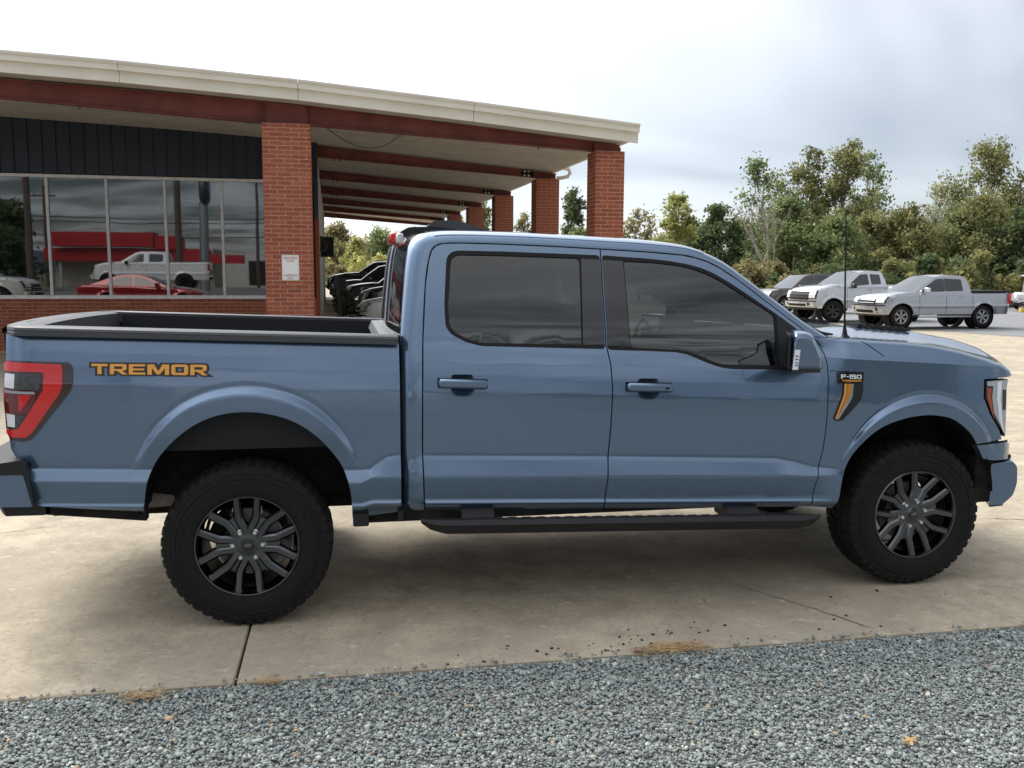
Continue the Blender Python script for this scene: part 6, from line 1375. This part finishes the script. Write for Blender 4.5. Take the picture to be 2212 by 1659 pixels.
# ------------------------------------------------------------------ its wheels
def tyre_mesh():
    q = MB(); W = .285
    side = [(.243, .022), (.252, .010), (.275, .002), (.305, .0), (.335, .001), (.358, .005), (.364, .008), (.368, .006), (.385, .011), (.402, .022), (.411, .042)]
    prof = side+[(.413, .06), (.413, W-.06)]+[(r, W-a) for r, a in side[::-1]]
    q.lathe(prof, 96)
    def rib(a0, a1, path, h, sk=0):
        v = []
        for (r, y) in path:
            for a in (a0, a1):
                v.append((r*math.cos(a+sk*y), y, r*math.sin(a+sk*y)))
        for (r, y), (dr, dy) in zip(path, h):
            for a in (a0+.006, a1-.006): v.append(((r+dr)*math.cos(a+sk*y), y+dy, (r+dr)*math.sin(a+sk*y)))
        n = len(path); F = []
        for i in range(n-1):
            b = 2*n; F.append((b+2*i, b+2*i+1, b+2*i+3, b+2*i+2)); F.append((2*i, b+2*i, b+2*i+2, 2*i+2)); F.append((2*i+1, 2*i+3, b+2*i+3, b+2*i+1))
        F.append((0, 1, 2*n+1, 2*n)); F.append((2*n-2, 4*n-2, 4*n-1, 2*n-1)); q.add(v, F)
    NB = 46
    for k in range(NB):
        a = 2*math.pi*k/NB; p = 2*math.pi/NB; lng = k % 2
        path = [(.369 if lng else .384, .008 if lng else .014), (.398, .018), (.409, .040), (.411, .085)]; h = [(.003, -.0035), (.006, -.0055), (.0085, -.003), (.0080, 0)]
        rib(a+.1*p, a+.80*p, path, h); rib(a+.35*p, a+1.02*p, [(r, W-y) for r, y in path], [(x, -y) for x, y in h])
        rib(a+.05*p, a+.75*p, [(.412, .095), (.412, .135)], [(.0088, 0), (.0088, 0)], 1.2); rib(a+.4*p, a+1.05*p, [(.412, .148), (.412, .190)], [(.0088, 0), (.0088, 0)], -1.2)
        if k % 2: rib(a-.25*p, a+.55*p, [(.350, .0045), (.356, .0055)], [(.0, -.0028), (.0, -.0028)])
    for r in (.318, .345): q.lathe([(r-.003, .001), (r, -.0022), (r+.003, .001)], 96)
    me = mesh('tyre', q.v, q.f, M['rubber']); auto_smooth(me, 32); return me
def rim_mesh():
    q = MB(); q.lathe([(.247, .020), (.246, .006), (.243, .002), (.237, .003), (.233, .012), (.228, .030), (.224, .055)], 72)
    for k in range(6):
        A = 2*math.pi*k/6
        for s_ in (1, -1):
            path = [(.050, .0235, .030), (.126, .0285, .026), (.140, .0315, .025), (.2255, .0735, .012)]; wid = [.0198, .0190, .0196, .0172]; L0 = []
            for i, (u, v_, y) in enumerate(path):
                a_, b_ = path[max(0, i-1)], path[min(3, i+1)]; t = np.array([b_[0]-a_[0], (b_[1]-a_[1])]); t /= np.linalg.norm(t); n = np.array([-t[1], t[0]]); ring = []
                for (d, dy) in ((-1.30, .030), (-1.06, .010), (-.60, 0), (.60, 0), (1.06, .010), (1.30, .030)):
                    uu, vv = np.array([u, v_])+n*wid[i]*d; vv *= s_; ring.append((uu*math.cos(A)-vv*math.sin(A), y+dy, uu*math.sin(A)+vv*math.cos(A)))
                L0.append(ring)
            q.grid(L0 if s_ < 0 else [r[::-1] for r in L0])
        c, s2 = math.cos(A), math.sin(A); web = [(.05, -.02), (.148, -.022), (.148, .022), (.05, .02)]; q.prism([(u*c-v_*s2, u*s2+v_*c) for u, v_ in web], .038, .055)
    q.lathe([(.001, .026), (.031, .026), (.034, .030), (.078, .033), (.086, .042), (.086, .07)], 48)
    q.v = [(x*1.045, y, z*1.045) for x, y, z in q.v]; me = mesh('rim', q.v, q.f, M['rim']); auto_smooth(me, 14); return me
def nut_mesh():
    q = MB().lathe([(.001, -.014), (.0085, -.013), (.0115, -.006), (.0115, .004), (.0145, .006), (.0145, .010)], 12); me = mesh('lug_nut', q.v, q.f, M['chrome']); auto_smooth(me, 30); return me
TY, RI, NU = tyre_mesh(), rim_mesh(), nut_mesh()
BA = (lambda b: mesh('barrel', b.v, b.f, M['rim_dark']))(MB().lathe([(.224, .05), (.216, .10), (.216, .24), (.235, .262)], 48)); auto_smooth(BA)
DI = (lambda b: mesh('brake_disc', b.v, b.f, M['disc']))(MB().lathe([(.075, .118), (.078, .112), (.168, .112), (.168, .14), (.075, .14)], 40).lathe([(.001, .09), (.072, .09), (.078, .14)], 24)); auto_smooth(DI)
CA = (lambda b: mesh('brake_caliper', b.v, b.f, M['under']))(MB().box(-.075, .075, .092, .165, .125, .200, .015))
CC = (lambda b: mesh('centre_cap', b.v, b.f, M['gloss_black']))(MB().lathe([(.001, .019), (.026, .020), (.030, .026)], 32)); auto_smooth(CC)
def oval(a, b, y, w_):
    q = MB(); P = [(a*math.cos(t), b*math.sin(t)) for t in np.linspace(0, 2*math.pi, 32, endpoint=False)]
    q.grid([[(x, y, z), (x*(1-w_/a), y, z*(1-w_/b))] for x, z in P+P[:1]])
    # script like emblem strokes
    q.tube([(-.0115, y, -.001), (-.008, y, .0042), (-.0045, y, .0022), (-.0065, y, -.004), (-.001, y, -.0008), (.001, y, .0018), (.003, y, -.002), (.0065, y, .002), (.009, y, .0046), (.0075, y, -.003), (.0115, y, -.002)], .0011, 5); return q
for (x, sd, rot) in ((0, 1, 0.0), (3.69, 1, RAD(14)), (0, -1, .3), (3.69, -1, .8)):
    wh = link('wheel', RI, None, TR, (x, .052 if sd > 0 else 1.948, .418), 0 if sd > 0 else math.pi); wh.rotation_euler[1] = -rot
    link('tyre', TY, None, wh); link('barrel', BA, None, wh); link('brake_disc', DI, None, wh)
    ca = link('brake_caliper', CA, None, wh); ca.rotation_euler = (0, rot-RAD(62 if x < 1 else 75), 0)
    cc = link('centre_cap', CC, None, wh)
    if sd > 0:
        em = oval(.0165, .0072, .0185, .0014).make('cap_emblem', M['silver_trim'], wh); em.rotation_euler = (0, rot if x < 1 else 0, 0)
    for k in range(6):
        a = math.pi*k/3; link('lug_nut', NU, None, wh, (.0723*math.cos(a), .029, .0723*math.sin(a)))
# ================================================================== SMALL THINGS ON THE GROUND
M['leaf_tan'] = principled('dry_oak_leaf', (.46, .28, .11), .7); M['straw'] = mottled('dry_needles', (.38, .23, .10), (.60, .43, .23), 40, .8); M['twig'] = mottled('dark_debris', (.03, .024, .018), (.09, .07, .05), 30, .9)
q = MB(); L_ = []
for t in np.linspace(0, 2*math.pi, 40, endpoint=False):
    r = .021+.011*math.cos(5*t)+.004*math.cos(11*t); L_.append((r*math.cos(t)*1.25, r*math.sin(t), .004*math.sin(3*t)+.004))
q.add([(0, 0, .006)]+L_, [(0, i+1, (i+1) % 40+1) for i in range(40)]); q.tube([(-.03, 0, .005), (-.055, .008, .002)], .0015, 5)
lf = q.make('fallen_leaf', M['leaf_tan'], None, 60, (2.605, -1.541, .002), .5); tag(lf, 'tan lobed oak leaf lying on the gravel at lower right', 'leaf')
def clump(x, y, w_, d_, n, lab, seed):
    R = random.Random(seed); q = MB()
    for i in range(n):
        a = R.uniform(0, 6.28); px, py = x+R.gauss(0, w_*.33), y+R.gauss(0, d_*.33); l = R.uniform(.02, .06); z = R.uniform(.0, .018); b_ = R.uniform(-.4, .4)
        q.tube([(px-math.cos(a)*l, py-math.sin(a)*l*.6, z), (px, py, z+R.uniform(0, .008)), (px+math.cos(a+b_)*l, py+math.sin(a+b_)*l*.6, z+R.uniform(-.003, .01))], .0011, 4, False)
    tag(q.make('needle_clump', M['straw']), lab, 'needle clump', 'dry pine needle clumps at the slab edge')
clump(2.01, -.565, .22, .075, 240, 'largest orange clump of dry needles at the slab edge near the middle', 1); clump(-.36, -.66, .13, .05, 60, 'pale clump of dry needles at the slab edge left of the joint', 2); clump(.14, -.605, .08, .04, 40, 'small clump of dry needles just right of the slab joint', 3)
R = random.Random(11); q = MB()
for i in range(70):
    x = R.uniform(.6, 4.6); y = EDGE_Y+abs(R.gauss(0, .28)) + .01
    if i % 3: x = R.gauss(1.75, .45); y = EDGE_Y+.02+abs(R.gauss(0, .09))
    s_ = R.uniform(.002, .006); l = R.uniform(1, 2.2); a = R.uniform(0, 3.14)
    v = [(x+(cx_*l*math.cos(a)-cy_*math.sin(a))*s_*R.uniform(.7, 1.1), y+(cx_*l*math.sin(a)+cy_*math.cos(a))*s_*R.uniform(.7, 1.1), zz*s_*1.1+.0003) for zz in (0, 1) for cx_, cy_ in ((-1, -1), (1, -1), (1, 1), (-1, 1))]
    q.hexa(v)
tag(q.make('scattered_grit', M['twig']), kind='stuff')
